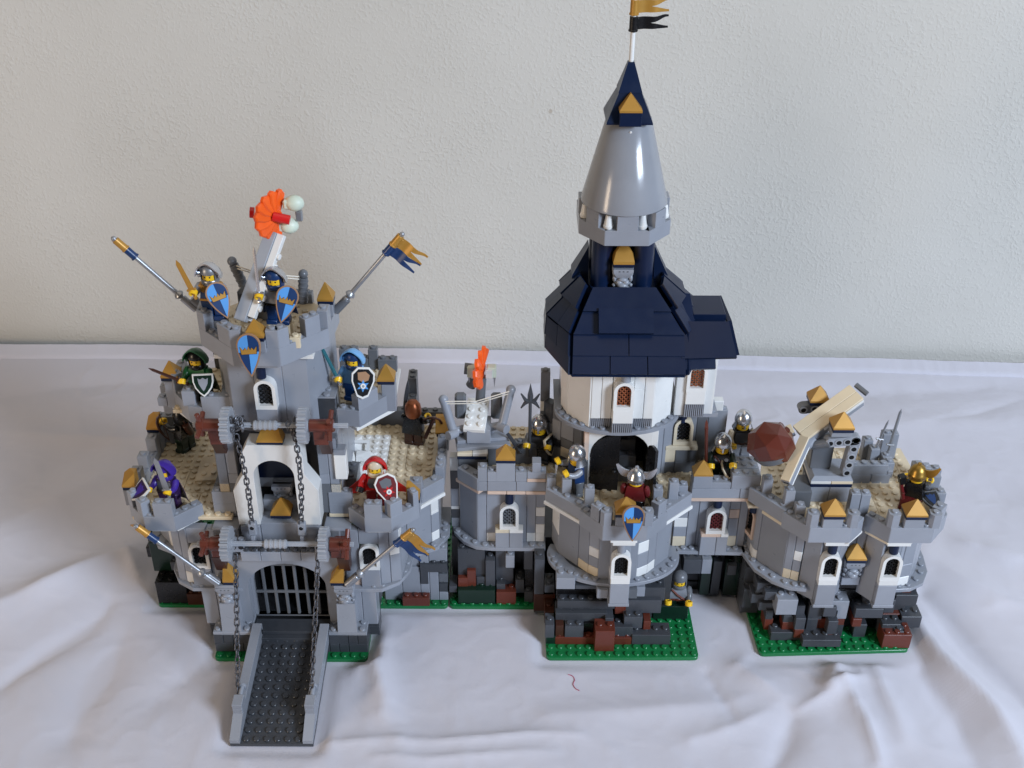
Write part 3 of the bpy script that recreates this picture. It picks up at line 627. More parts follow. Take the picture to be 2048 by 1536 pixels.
# battlements of the left flank tower and wing
octa_batt(G, [(-6.9, -3.3), (-4.7, -3.3)], 15.6, lg, 1.3, 1.2, gaps={0: 'full'}); B(G, -5.7, -2.2, 16, 1, 2, 2.2, lg); B(G, -5.75, -.2, 16, 1, 1, 1.2, lg)
octa_batt(G, [(-15.2, -3.6), (-13.2, -5.7), (-10.2, -5.7), (-7.9, -3.5)], 15.6, lg, 1.45, 1.35, gaps={0: [(.0, .3), (.62, 1.0)], 1: [(.36, 1.0)], 2: 'none'})
seg(G, (-10.2, -5.3), (-7.9, -3.0), 15.2, 1/3, 'white', 1.2); seg(G, (-12.8, -5.3), (-10.4, -5.3), 15.2, 1/3, 'white', 1.2)
octa_batt(G, [(-15.4, -.2), (-15.2, -3.6)], 15.6, lg, 1.45, 1.35, gaps={0: 'none'})
for y, h in ((-.2, 2.6), (1.2, 1.4), (2.4, 2.6), (4.4, 1.3), (5.6, 2.6)): B(G, -15.9, y, 15.6, 1.1, 1.2, h, lg)
B(G, -16, -2.5, 16.2, 1.3, 1.4, 1.6, lg, False); B(G, -16, -2.5, 18.1, 1.3, 1.4, 1/3, db, False)
b = MB(); b.hull([(0, 0, 0), (1.3, 0, 0), (1.3, 1.4, 0), (0, 1.4, 0), (0, 0, .2), (1.3, 0, .2), (1.3, 1.4, 1.4), (1.3, .6, 1.4), (0, 1.4, .9), (.6, 1.4, 1.4)]); part('corner_slope', b, 'gold', G, (-16, -2.5, 18.5), ang=20)
B(G, -16, 6.8, 16, 1.3, 1.6, 2.2, lg, False); B(G, -16, 6.8, 18.7, 1.3, 1.6, 1/3, db, False); part('corner_slope', b, 'gold', G, (-16, 6.8, 19.1), ang=20)
B(G, -15.6, 8.6, 16, 2, 1, 3, lg); B(G, -14.9, 10, 16, 1, 1, 5.5, lg); B(G, -13.6, 11, 16, 2, 1, 3.2, lg)
# ---- core of the upper gatehouse
for s in (-1, 1):
    cols(G, (s*4.0, -3.2) if s > 0 else (-6.0, -3.2), (6.0, -3.2) if s > 0 else (-4.0, -3.2), 16, [(1, [(3, mg), (1, lg), (3.6, lg)]), (1, [(2, lg), (1, 'cream'), (4.6, lg)])][::s])
    cols(G, (6, -3.2) if s > 0 else (-6, 8), (6, 8) if s > 0 else (-6, -3.2), 16, [(3, [(3, lg), (4.6, lg)]), (3, [(7.6, lg)]), (4, [(7.6, lg)])])
for z, h, m in ((20.4, 2.4, wh), (23.3, .5, lg)): B(G, 5.6, -3.5, z, 1.2, 1.2, h, m, False); 
B(G, 6.1, -3.2, 16, 1, 1, 1.0, 'cream'); B(G, 5.9, 0, 16, 1.2, 3, 1.6, mg); B(G, -7, -2, 16, 1, 3, 2, mg)
# balcony
BP = [(-11.6, 9), (-11.6, 2.4), (-8.2, -1.0), (-4.4, -1.2), (4.2, -1.2), (7.9, -1.4), (11.2, 2.0), (11.2, 9)]
b = MB(); b.prism(BP, 25.2, 25.6); part('balcony_plate', b, 'white', G)
deck(G, -10.5, .2, [(3, (2, 4, 4, 4, 4, 2)), (5, (4, 4, 4, 4, 4))], 25.62)
for x0, n in ((4.1, 0), (-7.6, 1)):
    B(G, 4.1 if n == 0 else -7.0, -1.6, 25.6, 1.9, 1, 2.6, lg); B(G, 4.2 if n == 0 else -5.2, -1.6, 25.6, 1.6 if n else 1.8, 2, 2.62, lg)
    B(G, 4.2 if n == 0 else -5.4, .4, 26.1, 1.7, 1, 2.2, lg)
octa_batt(G, [(6.0, -1.6), (8.2, -2.0), (10.6, .8)], 25.6, lg, 1.55, 0, gaps={0: 'none', 1: 'none'}); seg(G, (8.22, -1.99), (9.9, -.03), 27.4, 1.3, lg, 1, studs=1); seg(G, (7.9, -2.15), (11.3, 1.4), 25.2, 1/3, 'white', 1.6, name='plate')
octa_batt(G, [(-11.0, 2.0), (-8.4, -1.3), (-7.0, -1.6)], 25.6, lg, 1.6, 1.7, gaps={0: 'left', 1: 'none'}); B(G, -8.9, -1.2, 27.4, 1.3, 1.2, 1.4, lg, True)
B(G, 10.1, .8, 25.6, 1.4, 1.4, 2.6, lg, False); pyramid(G, 10.6, 1.6, 28.72, 1.7, 1.7, 1.5); B(G, 10.2, 2.6, 25.6, 1, 2, 2, lg); B(G, 9, 7.6, 26, 2, 1, 1.2, mg); B(G, 5, 8, 26, 2, 1, 2.0, mg); B(G, 7, 8, 26, 1, 1, 1.1, mg); B(G, 8, 8, 26, 1, 1, 2, mg)
B(G, -11.2, 1.2, 25.6, 1.4, 1.4, 2.6, lg, False); pyramid(G, -10.6, 2.0, 28.72, 1.7, 1.7, 1.5); B(G, -11, 2.8, 25.6, 1, 3, 2.4, lg); B(G, -8, 8, 26, 3, 1, 2.6, mg); B(G, -12.3, 1.5, 25.6, 1, 1, .8, lg); B(G, -12.4, 3.2, 23.6, 1.2, 3, 1.6, lg)
# upper round tower
TP = [(-5.4, 6), (-5.4, .8), (-3.7, -2.6), (-1.2, -3.1), (1.5, -3.1), (3.8, -2.6), (5.2, .4), (5.2, 6)]
spec = [[(1, [(7.2, lg)])]*2, [(1, [(7.2, lg)])], [(1, [(7.2, lg)])]*1, [(1, [(7.2, lg)])], [(1, [(7.2, lg)])]*1, [(1, [(7.2, lg)])], [(1, [(7.2, lg)])]*2]
for i in range(7): cols(G, TP[i], TP[i+1], 25.7, spec[i])
B(G, -1.15, -4.1, 26.6, 2.1, 1.2, 2, lg, False); b = MB(); b.hull([(-1.05, .1, 0), (1.05, .1, 0), (-1.05, 1.1, 0), (1.05, 1.1, 0), (-1.05, 1.0, -1.6), (1.05, 1.0, -1.6), (-1.05, 1.1, -1.6), (1.05, 1.1, -1.6)]); part('slope', b, lg, G, (-.1, -4.1, 26.6))
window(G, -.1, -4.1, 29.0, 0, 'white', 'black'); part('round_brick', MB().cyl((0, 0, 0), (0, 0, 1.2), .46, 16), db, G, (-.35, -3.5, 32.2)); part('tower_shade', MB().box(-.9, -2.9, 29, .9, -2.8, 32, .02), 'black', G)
B(G, -1.8, -4.7, 33.9, 3.4, 2, .4, lg, False); seg(G, (-4.6, -3.2), (4.6, -3.2), 34.0, 1/3, 'white', 2, name='plate')
TB = [(-6.3, 3.2), (-6.1, -1.4), (-2.3, -5.2), (2.0, -5.2), (5.9, -1.5), (6.2, 3.2)]
octa_batt(G, TB, 34.4, lg, 1.6, 1.5, gaps={0: [(.55, 1.0)], 1: [(0, .22), (.62, 1.0)], 2: [(0, .22), (.74, 1.0)], 3: [(0, .22), (.55, .85)], 4: [(.0, .3)]})
b = MB(); b.prism([(-5.6, 3), (-5.4, -1.2), (-2, -4.5), (1.8, -4.5), (5.2, -1.2), (5.4, 3), (3, 5.5), (-3, 5.5)], 35.2, 35.6)
for i in range(-4, 5):
    for j in range(-3, 5):
        if abs(i)+abs(j) < 7: b.stud(i, j, 35.6)
part('tower_deck', b, 'tan', G); B(G, -3.5, 4.6, 35.2, 7, 1, 1.2, mg); B(G, 2.7, -4.0, 35.6, 1, 1, .9, 'tan', True, 'brick')
B(G, -.9, -5.5, 36.0, 1.8, 1.4, 1.0, lg, False); pyramid(G, -.05, -4.8, 37.2, 1.8, 1.6, 1.5)
for s in (-1, 1): B(G, s*5.4-.7, .8, 36.3, 1.4, 1.6, 1.0, lg, False)
pyramid(G, 5.4, 1.6, 37.5, 1.5, 1.6, 1.6)
for s in (-1, 1):   # clip that carries each flag pole
    part('pole_clip', MB().cyl((0, 0, 0), (s*1.2, 0, 1.3), .42, 12), mg, G, (s*6.1, 1.9, 36.3)); part('pole_clip', MB().cyl((0, 0, 0), (s*1.0, 0, 1.1), .42, 12), 'steel', G, (s*6.55, -6.7, 9.75))
# ================================================================ castle part 2: walls, front tower and keep
K = thing('castle_keep', 'toy brick keep: grey front tower, white upper storey, dark blue roof and tall grey spire', 'castle', (33, 5, 0))
baseplate(K, 16.15, 0, 32.15, 16); baseplate(K, 26.65, -7.65, 42.65, .35, (26.65, -7.65, .02), .008)
MIDROCK=[ (27.6, -5.7, 0.4, 8.1, 1.0, 'brown'), (31.7, -6.7, 0.4, 2.1, 2.9, 'brown'), (35.7, -5.7, 0.4, 4.1, 1.4, 'dgray'), (26.5, -5.7, 1.3, 1.0, 1.8, 'mgray'), (26.6, -5.7, 0.4, 1.1, 1.1, 'dgreen'), (28.6, -5.6, 1.2, 2.0, 1.7, 'mgray'), (27.6, -5.5, 1.0, 0.9, 1.9, 'dbrown'), (30.6, -4.9, 0.5, 1.1, 2.2, 'black'), (32.8, -5.2, 2.1, 0.9, 1.6, 'mgray'), (33.7, -5.5, 1.2, 2.1, 1.5, 'dgray'), (34.8, -5.0, 2.1, 2.0, 1.6, 'mgray'), (36.9, -5.0, 1.9, 0.8, 1.2, 'brown'), (35.0, -4.0, 3.3, 3.8, 1.8, 'mgray'), (35.8, -3.6, 4.7, 3.3, 1.8, 'dgray'), (35.9, -4.2, 5.8, 1.0, 1.3, 'lgray'), (27.8, -4.0, 3.9, 6.1, 1.1, 'dgray'), (27.6, -4.6, 2.6, 5.5, 1.2, 'dgray'), (27.7, -3.0, 4.3, 5.1, 1.3, 'black'), (27.6, -4.0, 6.6, 2.0, 1.5, 'lgray'), (29.6, -4.0, 6.6, 3.1, 0.5, 'mgray'), (33.9, -4.0, 3.2, 1.2, 1.2, 'brown'), (25.4, -1.0, 0.7, 2.2, 2.4, 'dbrown'), (26.5, -3.0, 0.8, 1.1, 1.8, 'dbrown'), (25.4, -1.0, 3.1, 1.1, 4.9, 'mgray'), (25.4, -1.0, 0.4, 1.2, 1.2, 'mgray'), (26.5, -2.0, 4.3, 1.1, 1.1, 'dgray'), (41.6, 1.0, 4.4, 2.0, 2.0, 'mgray'), (43.6, 1.0, 4.4, 1.1, 2.0, 'lgray'), (43.9, 2.0, 0.4, 1.1, 5.3, 'dgreen'), (45.1, 2.0, 0.4, 1.0, 4.9, 'dgray'), (46.5, 2.0, 0.4, 2.2, 4.8, 'dgreen'), (46.6, 1.5, 3.8, 1.0, 1.4, 'mgray'), (38.3, -2.0, 0.4, 3.8, 2.0, 'dgreen') ]
RROCK=[ (62.1, -6.0, 0.4, 3.0, 1.9, 'brown'), (53.6, -6.2, 0.7, 4.1, 1.0, 'dgray'), (50.5, -5.0, 0.4, 3.5, 1.2, 'dgray'), (50.6, -5.0, 4.1, 2.2, 2.1, 'lgray'), (49.5, -4.0, 5.2, 2.1, 1.1, 'mgray'), (48.4, -3.0, 3.9, 1.4, 1.2, 'mgray'), (49.2, -3.5, 3.3, 1.8, 1.1, 'mgray'), (52.8, -5.2, 2.2, 1.1, 1.6, 'mgray'), (52.9, -5.2, 1.0, 1.0, 1.2, 'brown'), (51.7, -4.5, 2.5, 1.1, 1.0, 'dgray'), (51.7, -4.5, 1.5, 1.3, 1.1, 'brown'), (50.0, -3.8, 2.3, 0.8, 1.3, 'dgray'), (50.0, -3.8, 0.8, 0.9, 1.6, 'brown'), (52.9, -4.6, 3.2, 0.9, 1.8, 'mgray'), (54.2, -4.6, 3.1, 1.5, 2.0, 'dgray'), (55.6, -5.0, 3.9, 1.4, 1.3, 'mgray'), (54.2, -4.6, 0.8, 1.2, 2.4, 'dgray'), (55.3, -4.4, 0.6, 1.5, 2.4, 'brown'), (56.2, -5.4, 1.7, 1.1, 1.9, 'mgray'), (56.2, -5.4, 0.7, 1.1, 1.2, 'brown'), (56.4, -4.6, 4.4, 1.9, 1.3, 'lgray'), (57.2, -4.6, 3.2, 1.1, 1.3, 'lgray'), (57.3, -4.6, 2.3, 0.9, 1.0, 'brown'), (57.5, -4.4, 0.5, 0.8, 1.7, 'dgray'), (59.1, -4.6, 3.3, 3.0, 1.3, 'mgray'), (59.0, -4.7, 2.2, 1.0, 1.1, 'brown'), (59.4, -4.4, 0.4, 1.4, 1.8, 'dgray'), (61.0, -3.0, 0.4, 1.8, 2.0, 'black'), (62.4, -3.5, 1.8, 2.0, 1.1, 'brown'), (62.1, -5.0, 0.7, 2.0, 2.1, 'dgray'), (63.3, -5.6, 0.5, 1.2, 1.9, 'mgray'), (64.4, -4.0, 1.4, 2.2, 1.6, 'mgray'), (63.5, -3.4, 4.0, 2.4, 1.5, 'dgray'), (62.3, -4.0, 3.5, 1.1, 1.8, 'mgray'), (64.2, -3.0, 4.7, 1.0, 1.5, 'brown'), (63.8, -2.6, 4.6, 2.1, 1.4, 'dgray'), (48.8, -3.0, 5.4, 2.3, 1.3, 'mgray'), (47.8, -2.0, 2.3, 1.1, 2.6, 'dgray'), (57.5, -3.0, 3.8, 2.9, 2.1, 'black') ]
WROCK=[ (17.1, 1.5, 0.7, 3.0, 6.6, 'dgray'), (18.1, 1.0, 1.7, 1.0, 3.0, 'brown'), (17.1, 0.9, 1.6, 1.1, 2.1, 'brown'), (20.1, 1.0, 1.7, 1.1, 4.4, 'mgray'), (21.2, 1.6, 0.4, 2.0, 6.8, 'mgray'), (22.3, 0.8, 5.3, 1.0, 1.7, 'lgray'), (16.1, 0.8, 1.7, 0.9, 0.9, 'mgray'), (17.1, 0.3, 0.4, 4.1, 2.1, 'dgreen'), (21.3, 0.3, 0.4, 2.2, 1.8, 'brown'), (21.3, 0.8, 1.0, 1.0, 1.9, 'mgray'), (23.4, 1.0, 1.5, 1.0, 1.9, 'dgray'), (24.3, 1.0, 4.9, 1.0, 2.8, 'mgray'), (24.4, 1.2, 0.4, 1.0, 5.6, 'black'), (25.4, 0.0, 2.4, 1.1, 4.8, 'mgray'), (25.5, -1.0, 0.7, 2.2, 2.4, 'brown'), (24.4, 0.6, 0.4, 1.0, 1.6, 'dgray'), (19.1, 1.2, 1.2, 1.1, 2.4, 'dgray') ]
def rocks(T, L, dmax=2.0):
    for i, (x, y, z, w, h, m) in ((i, q) for i, q in enumerate(L)):
        j = .013*(i % 5)
        m = 'rockgray' if m == 'mgray' else m; n = max(1, round(w)); B(T, x+j*.3, y+j, z, w, dmax-j, h/1.2, m, True)
rocks(K, MIDROCK); rocks(K, WROCK)
b = MB(); b.box(28, -1.8, .41, 40, 6, 7.4, .02); b.box(16.4, 3.4, .41, 28, 9, 7.5, .02); b.box(40.2, 3.6, .1, 47.6, 9, 7.4, .02); part('rock_core', b, 'darkfill', K)
B(K, 41, 3.4, 0, 6.4, 1, 1, 'black', False)
def ell(cx, cy, a, b_, t0, t1, n=24): return [(cx+a*math.cos(math.radians(t0+(t1-t0)*i/n)), cy+b_*math.sin(math.radians(t0+(t1-t0)*i/n))) for i in range(n+1)]
# ---- low wall beside the gatehouse
ring(K, [(16.4, 5.4), (16.7, 3.6), (17.8, 2.0), (19.2, 1.15), (21, .95), (26.6, .95)], 7.6, [(26.6, 3), (20, 3), (18.2, 5.4)], lg, [(17.1, 3.8), (17.9, 2.7), (19, 1.9), (20.1, 1.5), (21, 1.5), (25.2, 1.5), (26.1, 1.5)])
cols(K, (16.35, 4.5), (17.3, 4.5), 8, [(1, [(1, lg), (1, dg), (.34, wh), (2, lg), (2, dg), (1.5, wh)])])
cols(K, (17.3, 4.3), (19.3, 2), 8, [(2.2, [(6, lg)])])
cols(K, (19.3, 2), (26.5, 2), 8, [(1, [(6, lg)]), (2, [(1, wh), (5, lg)]), (1, [(6, lg)]), (1.4, [(6, lg)]), (1, [(1, wh), (5, lg)]), (1, [(1, wh), (1, wh), (.9, lg), (1, wh), (2.1, lg)])])
B(K, 21.2, 1, 7.58, 1.5, 1.2, 2.0, lg, False); B(K, 22.7, 1.0, 7.58, 1.5, 1.2, 2.0, lg, False)
B(K, 21.2, .95, 10.0, 1.5, 1.2, 1/3, 'cream', False); B(K, 22.7, .95, 10.0, 1.5, 1.2, 1/3, 'white', False)
window(K, 22.7, 1.1, 10.4, 0, 'white', 'mgray', open_=False); part('round_brick', MB().cyl((0, 0, 0), (0, 0, 1.3), .46, 16), db, K, (22.7, 1.6, 13.7))
x = 20.4
for w in (2, 2, 2.1): B(K, x, .92, 15.2, w, 2, 1/3, 'peach', False); x += w
seg(K, (17.0, 3.2), (19.5, .95), 15.2, 1/3, 'peach', 1.6, name='plate')
seg(K, (17.2, 3.0), (19.4, 1.0), 15.6, 1.3, lg, 1.2, studs=2)
for w, xx in ((1, 19.4), (3, 20.4), (3.1, 23.4)): B(K, xx, 1, 15.6, w, 1.3, 1, lg, False)
B(K, 24.5, .97, 16.8, 2, 1.3, 1/3, 'peach', False)
for xx, w, z, h, s_ in ((19.4, 1, 16.8, 1.4, True), (20.4, 1.0, 16.8, 1, True), (21.3, 2, 16.8, 2, False), (23.3, 1.2, 16.8, 1, True), (24.5, 2, 17.2, .67, True), (25.0, .95, 18.0, 1, True)): B(K, xx, 1.02, z, w, 1.2, h, lg, s_)
pyramid(K, 22.3, 1.7, 19.2, 2, 1.6, 1.5)
deck(K, 18.6, 2.4, [(2, (6, 3)), (4, (4, 5)), (4, (6, 3))])
# raised block that carries the crossbow engine
B(K, 17.3, 3.6, 16, 3, 3, 1.5, mg, False); B(K, 17.2, 3.5, 17.8, 3.1, 3, 1/3, db, False); B(K, 17.2, 3.5, 18.2, 1.6, 3, 1/3, 'cream', False); B(K, 18.8, 3.5, 18.2, 1.6, 3, 1/3, 'white', False)
seg(K, (17.2, 3.8), (22.8, 4.6), 18.6, 1/3, lg, 3, name='plate'); B(K, 20.4, 4.8, 16, 2, 2, 2, mg, False); B(K, 23.2, 5.2, 16, 2.4, 1, 2.3, mg)
# ---- front tower
MR = ell(33.8, .1, 7.05, 4.75, 160, 380, 34); ring(K, MR, 7.6, ell(33.8, .1, 5.3, 3.3, 380, 160, 34), lg, [(33.8+6.5*math.cos(math.radians(t)), .1+4.25*math.sin(math.radians(t))) for t in (185, 196, 208, 220, 231, 241, 251, 290, 300, 311, 322, 335, 348)])
cols(K, (27.3, 2.5), (27.9, .2), 8, [(2, [(2, lg), (4, wh)])])
cols(K, (27.9, .2), (30.9, -3), 8, [(2.6, [(6, lg)]), (1.3, [(1, 'cream'), (5, lg)])]); cols(K, (30.9, -3), (31.9, -3.7), 8, [(1, [(1, 'cream'), (1.1, lg), (1, wh), (2.9, lg)])])
cols(K, (31.9, -3.9), (35.9, -3.9), 8, [(1.2, [(6, lg)]), (1.6, [(6, lg)]), (1.2, [(6, lg)])])
cols(K, (35.9, -3.7), (37.1, -3), 8, [(1, [(1, wh), (1.6, lg), (1.2, wh), (2.2, lg)])]); cols(K, (37.1, -3.0), (39.6, -.4), 8, [(1.2, [(1, wh), (5, lg)]), (2.2, [(6, lg)])]); cols(K, (39.6, -.4), (40.2, 2), 8, [(2, [(6, lg)])])
def bay(T, x, yf, back, m=lg, cap=lg, sidem=lg):
    """projecting two-stud window bay running down past the ring plate"""
    B(T, x-1.1, yf-.02, 6.1, 2.2, 1.6, 1/3, m, False); B(T, x-1, yf, 6.5, 2, back-yf, 2.2, m, False)
    for sx in (-1, 1): B(T, x-1 if sx < 0 else x+.0, yf+.25, 9.2, 1, back-yf-.25, 1.5, m, False) if False else None
    B(T, x-1, yf, 9.16, 2, back-yf, .62, 'white', False); B(T, x-1.0, yf+1.05, 9.9, 2, max(.3, back-yf-1.05), 4.3, m, False)
    window(T, x, yf, 9.9, 0, 'white', 'black', open_=False); part('round_brick', MB().cyl((0, 0, 0), (0, 0, 1.2), .46, 16), cap, T, (x, yf+.6, 13.1))
bay(K, 34.0, -6.0, -3.8)
for k in range(2): B(K, 32.0+k*3.0-.2, -5.0, 6.3+.4*k*0, 1.2, 1.4, 1.0, mg if k else lg, False)
B(K, 32.95, -6.15, 14.35, 2.3, 2.4, 1/3, 'white', False); B(K, 32.7, -6.2, 14.75, 2.7, 2.6, 1/3, 'white', False)
FB = [(29.7, -3.9), (31.9, -6.35), (36.25, -6.35), (38.5, -4.0)]
octa_batt(K, FB, 15.2, lg, 1.55, 1.4, gaps={0: [(.45, .8)], 1: 'none', 2: [(.5, .9)]})
for xx in (31.6, 35.6):
    b = MB(); b.hull([(0, .3, 0), (.35, 0, 0), (1.05, 0, 0), (1.2, .4, 0), (1.1, 1.05, 0), (.1, 1.05, 0), (0, .3, 1.6), (.35, 0, 1.6), (1.05, 0, 1.6), (1.2, .4, 1.6), (1.1, 1.05, 1.6), (.1, 1.05, 1.6)]); b.stud(.6, .55, 1.6); part('merlon', b, lg, K, (xx, -6.34, 17.05))
B(K, 33.05, -6.36, 17.05, 2, 1.2, 1.0, lg, False); pyramid(K, 34.05, -5.7, 18.26, 2.1, 1.8, 1.5)
seg(K, (26.4, -.5), (29.9, -3.8), 15.6, 1.3, lg, 1.2, studs=3); seg(K, (26.2, -.55), (29.9, -4.0), 15.2, 1/3, 'white', 1.4, name='plate')
seg(K, (38.3, -4.0), (41.3, -1.2), 15.6, 1.3, lg, 1.2, studs=2); seg(K, (38.2, -4.2), (41.5, -1.2), 15.2, 1/3, 'white', 1.4, name='plate')
for xx, yy, h in ((28.0, -1.4, 2.5), (30.2, -3.1, 2.6), (37.0, -3.1, 2.6), (38.7, -2.2, 2.7), (26.5, -.2, 1.9), (39.8, -1.2, 1.8)): B(K, xx, yy, 15.9, 1, 1, h, lg)
deckpoly(K, [(32.2, -5.3), (36, -5.3), (38.3, -2.9), (40.4, -.6), (41.2, 1), (41.2, 1.6), (40.4, 6), (28, 6), (27.2, .4), (29.9, -2.6)], (32, 36), 15.6)
# ---- wall between the tower and the corner castle
ring(K, [(40.6, .6), (48, .4)], 7.6, [(48, 2.6), (40.6, 2.6)], lg, [(41.4, 1.1), (42.3, 1.1), (46.1, 1.1), (47, 1.1)])
cols(K, (40.2, 1.4), (47.9, 1.4), 8, [(1.3, [(1.1, 'cream'), (1.1, lg), (1, wh), (2.8, lg)]), (1, [(6, lg)]), (2, [(6, lg)]), (1, [(1.2, 'cream'), (4.8, lg)]), (1, [(1.2, 'cream'), (2, lg), (1, 'peach'), (1.8, lg)]), (.8, [(6, lg)])])
B(K, 43.0, .4, 7.58, 1.7, 1.2, 2.1, lg, False); B(K, 44.7, .4, 7.58, 1.2, 1.2, 2.1, lg, False); B(K, 43.0, .35, 10.1, 2.1, 1.2, 1/3, 'peach', False); B(K, 45.1, .35, 10.1, .85, 1.2, 1/3, 'white', False)
window(K, 44.5, .45, 10.5, 0, 'white', 'dred', open_=False); part('round_brick', MB().cyl((0, 0, 0), (0, 0, 1.3), .46, 16), db, K, (44.5, 1.0, 13.8))
B(K, 41.4, -.05, 15.2, 6.2, 2, 1/3, 'peach', False); B(K, 41.4, 0, 15.6, 5, 1.4, 1, lg, False); B(K, 46.4, 0, 15.6, 1.6, 1.4, 1, lg, False)
B(K, 41.4, .02, 16.8, 4.0, 1.4, .67, lg, True); B(K, 41.45, 0, 16.82, 2, 1.5, 1.3, lg, False); pyramid(K, 42.45, .75, 18.4, 2, 1.5, 1.5, blue=False); B(K, 45.4, 0, 16.8, 3.0, 1.4, 1.4, lg, True); B(K, 45.4, 1.5, 16.8, 3, 2, 1.4, lg, True)
deck(K, 40.4, 1.6, [(2, (4, 4)), (4, (2, 6))])
# ---- keep: lower storey with the black double door
cols(K, (30.2, 1), (31.0, 1), 16, [(1, [(3, mg), (3.2, 'peach')])]); cols(K, (36.9, 1), (37.7, 1), 16, [(1, [(6.2, wh)])])
ap = [(-2.95, 16)]+[(-2.95*math.cos(math.pi*i/14), 20.6+2.5*math.sin(math.pi*i/14)) for i in range(15)]+[(2.95, 16)]
b = MB(); b.xz([(-3.2, 23.4), (-3.2, 16)]+ap+[(3.2, 16), (3.2, 23.4)], 0, 1, None, .02); part('door_arch', b, 'white', K, (33.9, 1, 0))
def leaf(hx, ang_, sgn):
    P = [(0, 0)]+[(2.9-2.9*math.cos(math.pi/2*i/8), 4.5+2.4*math.sin(math.pi/2*i/8)) for i in range(9)]+[(2.9, 0)]
    b = MB(); b.xz([(x*sgn, z) for x, z in P], 0, .28, None, .02); b.cyl((.1*sgn, .15, 1), (.1*sgn, .15, 1.5), .2); b.cyl((.1*sgn, .15, 4), (.1*sgn, .15, 4.5), .2)
    o = part('door', b, 'black', K, (hx, .9, 16.05), ang_); sub('handle', MB().sphere((2.45*sgn, -.16, 2.6), .24), 'black', o)
leaf(30.95, math.radians(-8), 1); leaf(36.85, math.radians(100), -1)
b = MB(); b.box(30.1, 8.0, 15.9, 38.2, 8.5, 23.5, .02); b.box(30.1, 1.9, 15.9, 30.5, 8, 23.5, .02); b.box(36.95, 1.9, 15.9, 37.8, 8, 23.5, .02); part('inner_wall', b, 'darkfill', K)  # doorway shade put into the near-black colour of these walls
for i in range(3): B(K, 33.3, 2.2+i*1.1, 16, 2.6, 1.1, 1.0+i*1.1, lg)
B(K, 30.1, 5.4, 15.45, 8, 3.2, .4, mg, False)
# sides of the lower storey
cols(K, (26.2, 6.2), (30.2, 3.2), 16, [(1, [(1, dg), (1, lg), (1, dg), (1.2, mg), (2, dg)]), (1, [(2, mg), (.8, dg), (2, lg), (1.4, mg)]), (1.4, [(1.2, dg), (1, 'cream'), (1, mg), (3, lg)]), (1, [(3, dg), (3.2, mg)])])
B(K, 25.9, 7.2, 16, 1, 1, 4.6, mg); B(K, 25.9, 7.2, 21.5, 1, 1, 1, wh); B(K, 25.9, 7.2, 22.7, 1, 1, 3, mg)
cols(K, (37.7, 3), (43.6, 6.2), 16, [(1, [(6.2, lg)]), (4, [(6.2, lg)]), (1.4, [(6.2, mg)])])
cols(K, (38.9, 3.7), (42.3, 3.9), 16, [(1.2, [(1.2, mg), (1.3, 'cream')]), (2.4, [(1.2, mg), (1.3, mg)])]); B(K, 38.9, 3.6, 19.05, 3.4, 1.2, .4, 'cream', False)
window(K, 40.7, 3.9, 19.55, .03, 'cream', 'black'); part('round_brick', MB().cyl((0, 0, 0), (0, 0, 1.4), .46, 16), db, K, (40.5, 4.3, 22.3))
B(K, 43.6, 6.4, 16, 2, 1, 5.2, lg); B(K, 43.8, 6.2, 22.3, 1.2, 1, 1, wh, False)
# ---- keep: ring plate and white upper storey
ring(K, ell(33.7, 4.5, 6.45, 4.5, 180, 360), 23.4, [(40.1, 10), (27.3, 10)], lg, [(33.7+5.95*math.cos(math.radians(t)), 4.5+4.0*math.sin(math.radians(t))) for t in (184, 196, 208, 220, 231, 242, 253, 287, 298, 309, 320, 332, 345)])
ring(K, [(39.4, 3.4), (43.9, 3.4), (43.9, 8), (39.4, 8)], 23.42, [], lg, [(42.5, 3.9), (43.4, 3.9), (43.4, 4.9), (43.4, 5.9)])
WO = [(27.9, 9), (27.9, 5), (28.5, 3.2), (30.6, .8), (36.9, .8), (39.0, 3.1), (39.4, 5.5)]
cols(K, WO[0], WO[1], 23.8, [(2, [(1.6, mg), (5.2, wh)]), (2, [(1.6, 'mgray'), (5.2, wh)])]); cols(K, WO[1], WO[2], 23.8, [(1, [(6.8, 'white')])]); cols(K, WO[2], WO[3], 23.8, [(3, [(6.8, 'white')])]); cols(K, WO[4], WO[5], 23.8, [(3, [(6.8, 'white')])]); cols(K, WO[5], WO[6], 23.8, [(1, [(6.8, 'white')])])
def grille(T, x0, x1, y, z, h=1.05):
    b = MB(); b.box(x0+.01, y+.12, z, x1-.01, y+1, z+h, .01); n = int((x1-x0)/.2)
    for i in range(n): b.box(x0+.03+i*(x1-x0-.03)/n, y, z+.02, x0+.03+i*(x1-x0-.03)/n+.1, y+.14, z+h-.01, .01)
    part('grille_brick', b, lg, T)
    part('grille_backing', MB().box(x0+.02, y+.08, z+.03, x1-.02, y+.12, z+h-.03, .01), 'darkfill', T)
grille(K, 30.7, 32.75, .8, 23.82); grille(K, 34.9, 36.9, .8, 23.82); grille(K, 32.8, 34.85, -.15, 23.82)
cols(K, (30.7, .8), (36.9, .8), 24.88, [(1, [(5.9, wh)]), (1.05, [(5.9, wh)]), (2.1, [(1, wh)]), (1.05, [(2.9, wh), (3, wh)]), (1, [(5.9, wh)])])
B(K, 32.8, -.12, 24.9, 2.05, 1, 1.3, wh, False); window(K, 33.82, -.12, 26.45, 0, 'white', 'lattice', depth=.95, open_=False); part('round_brick', MB().cyl((0, 0, 0), (0, 0, 1.3), .48, 16), lg, K, (33.95, .4, 29.6)); B(K, 32.8, .85, 26.1, 2.1, 1, 4.6, wh, False)
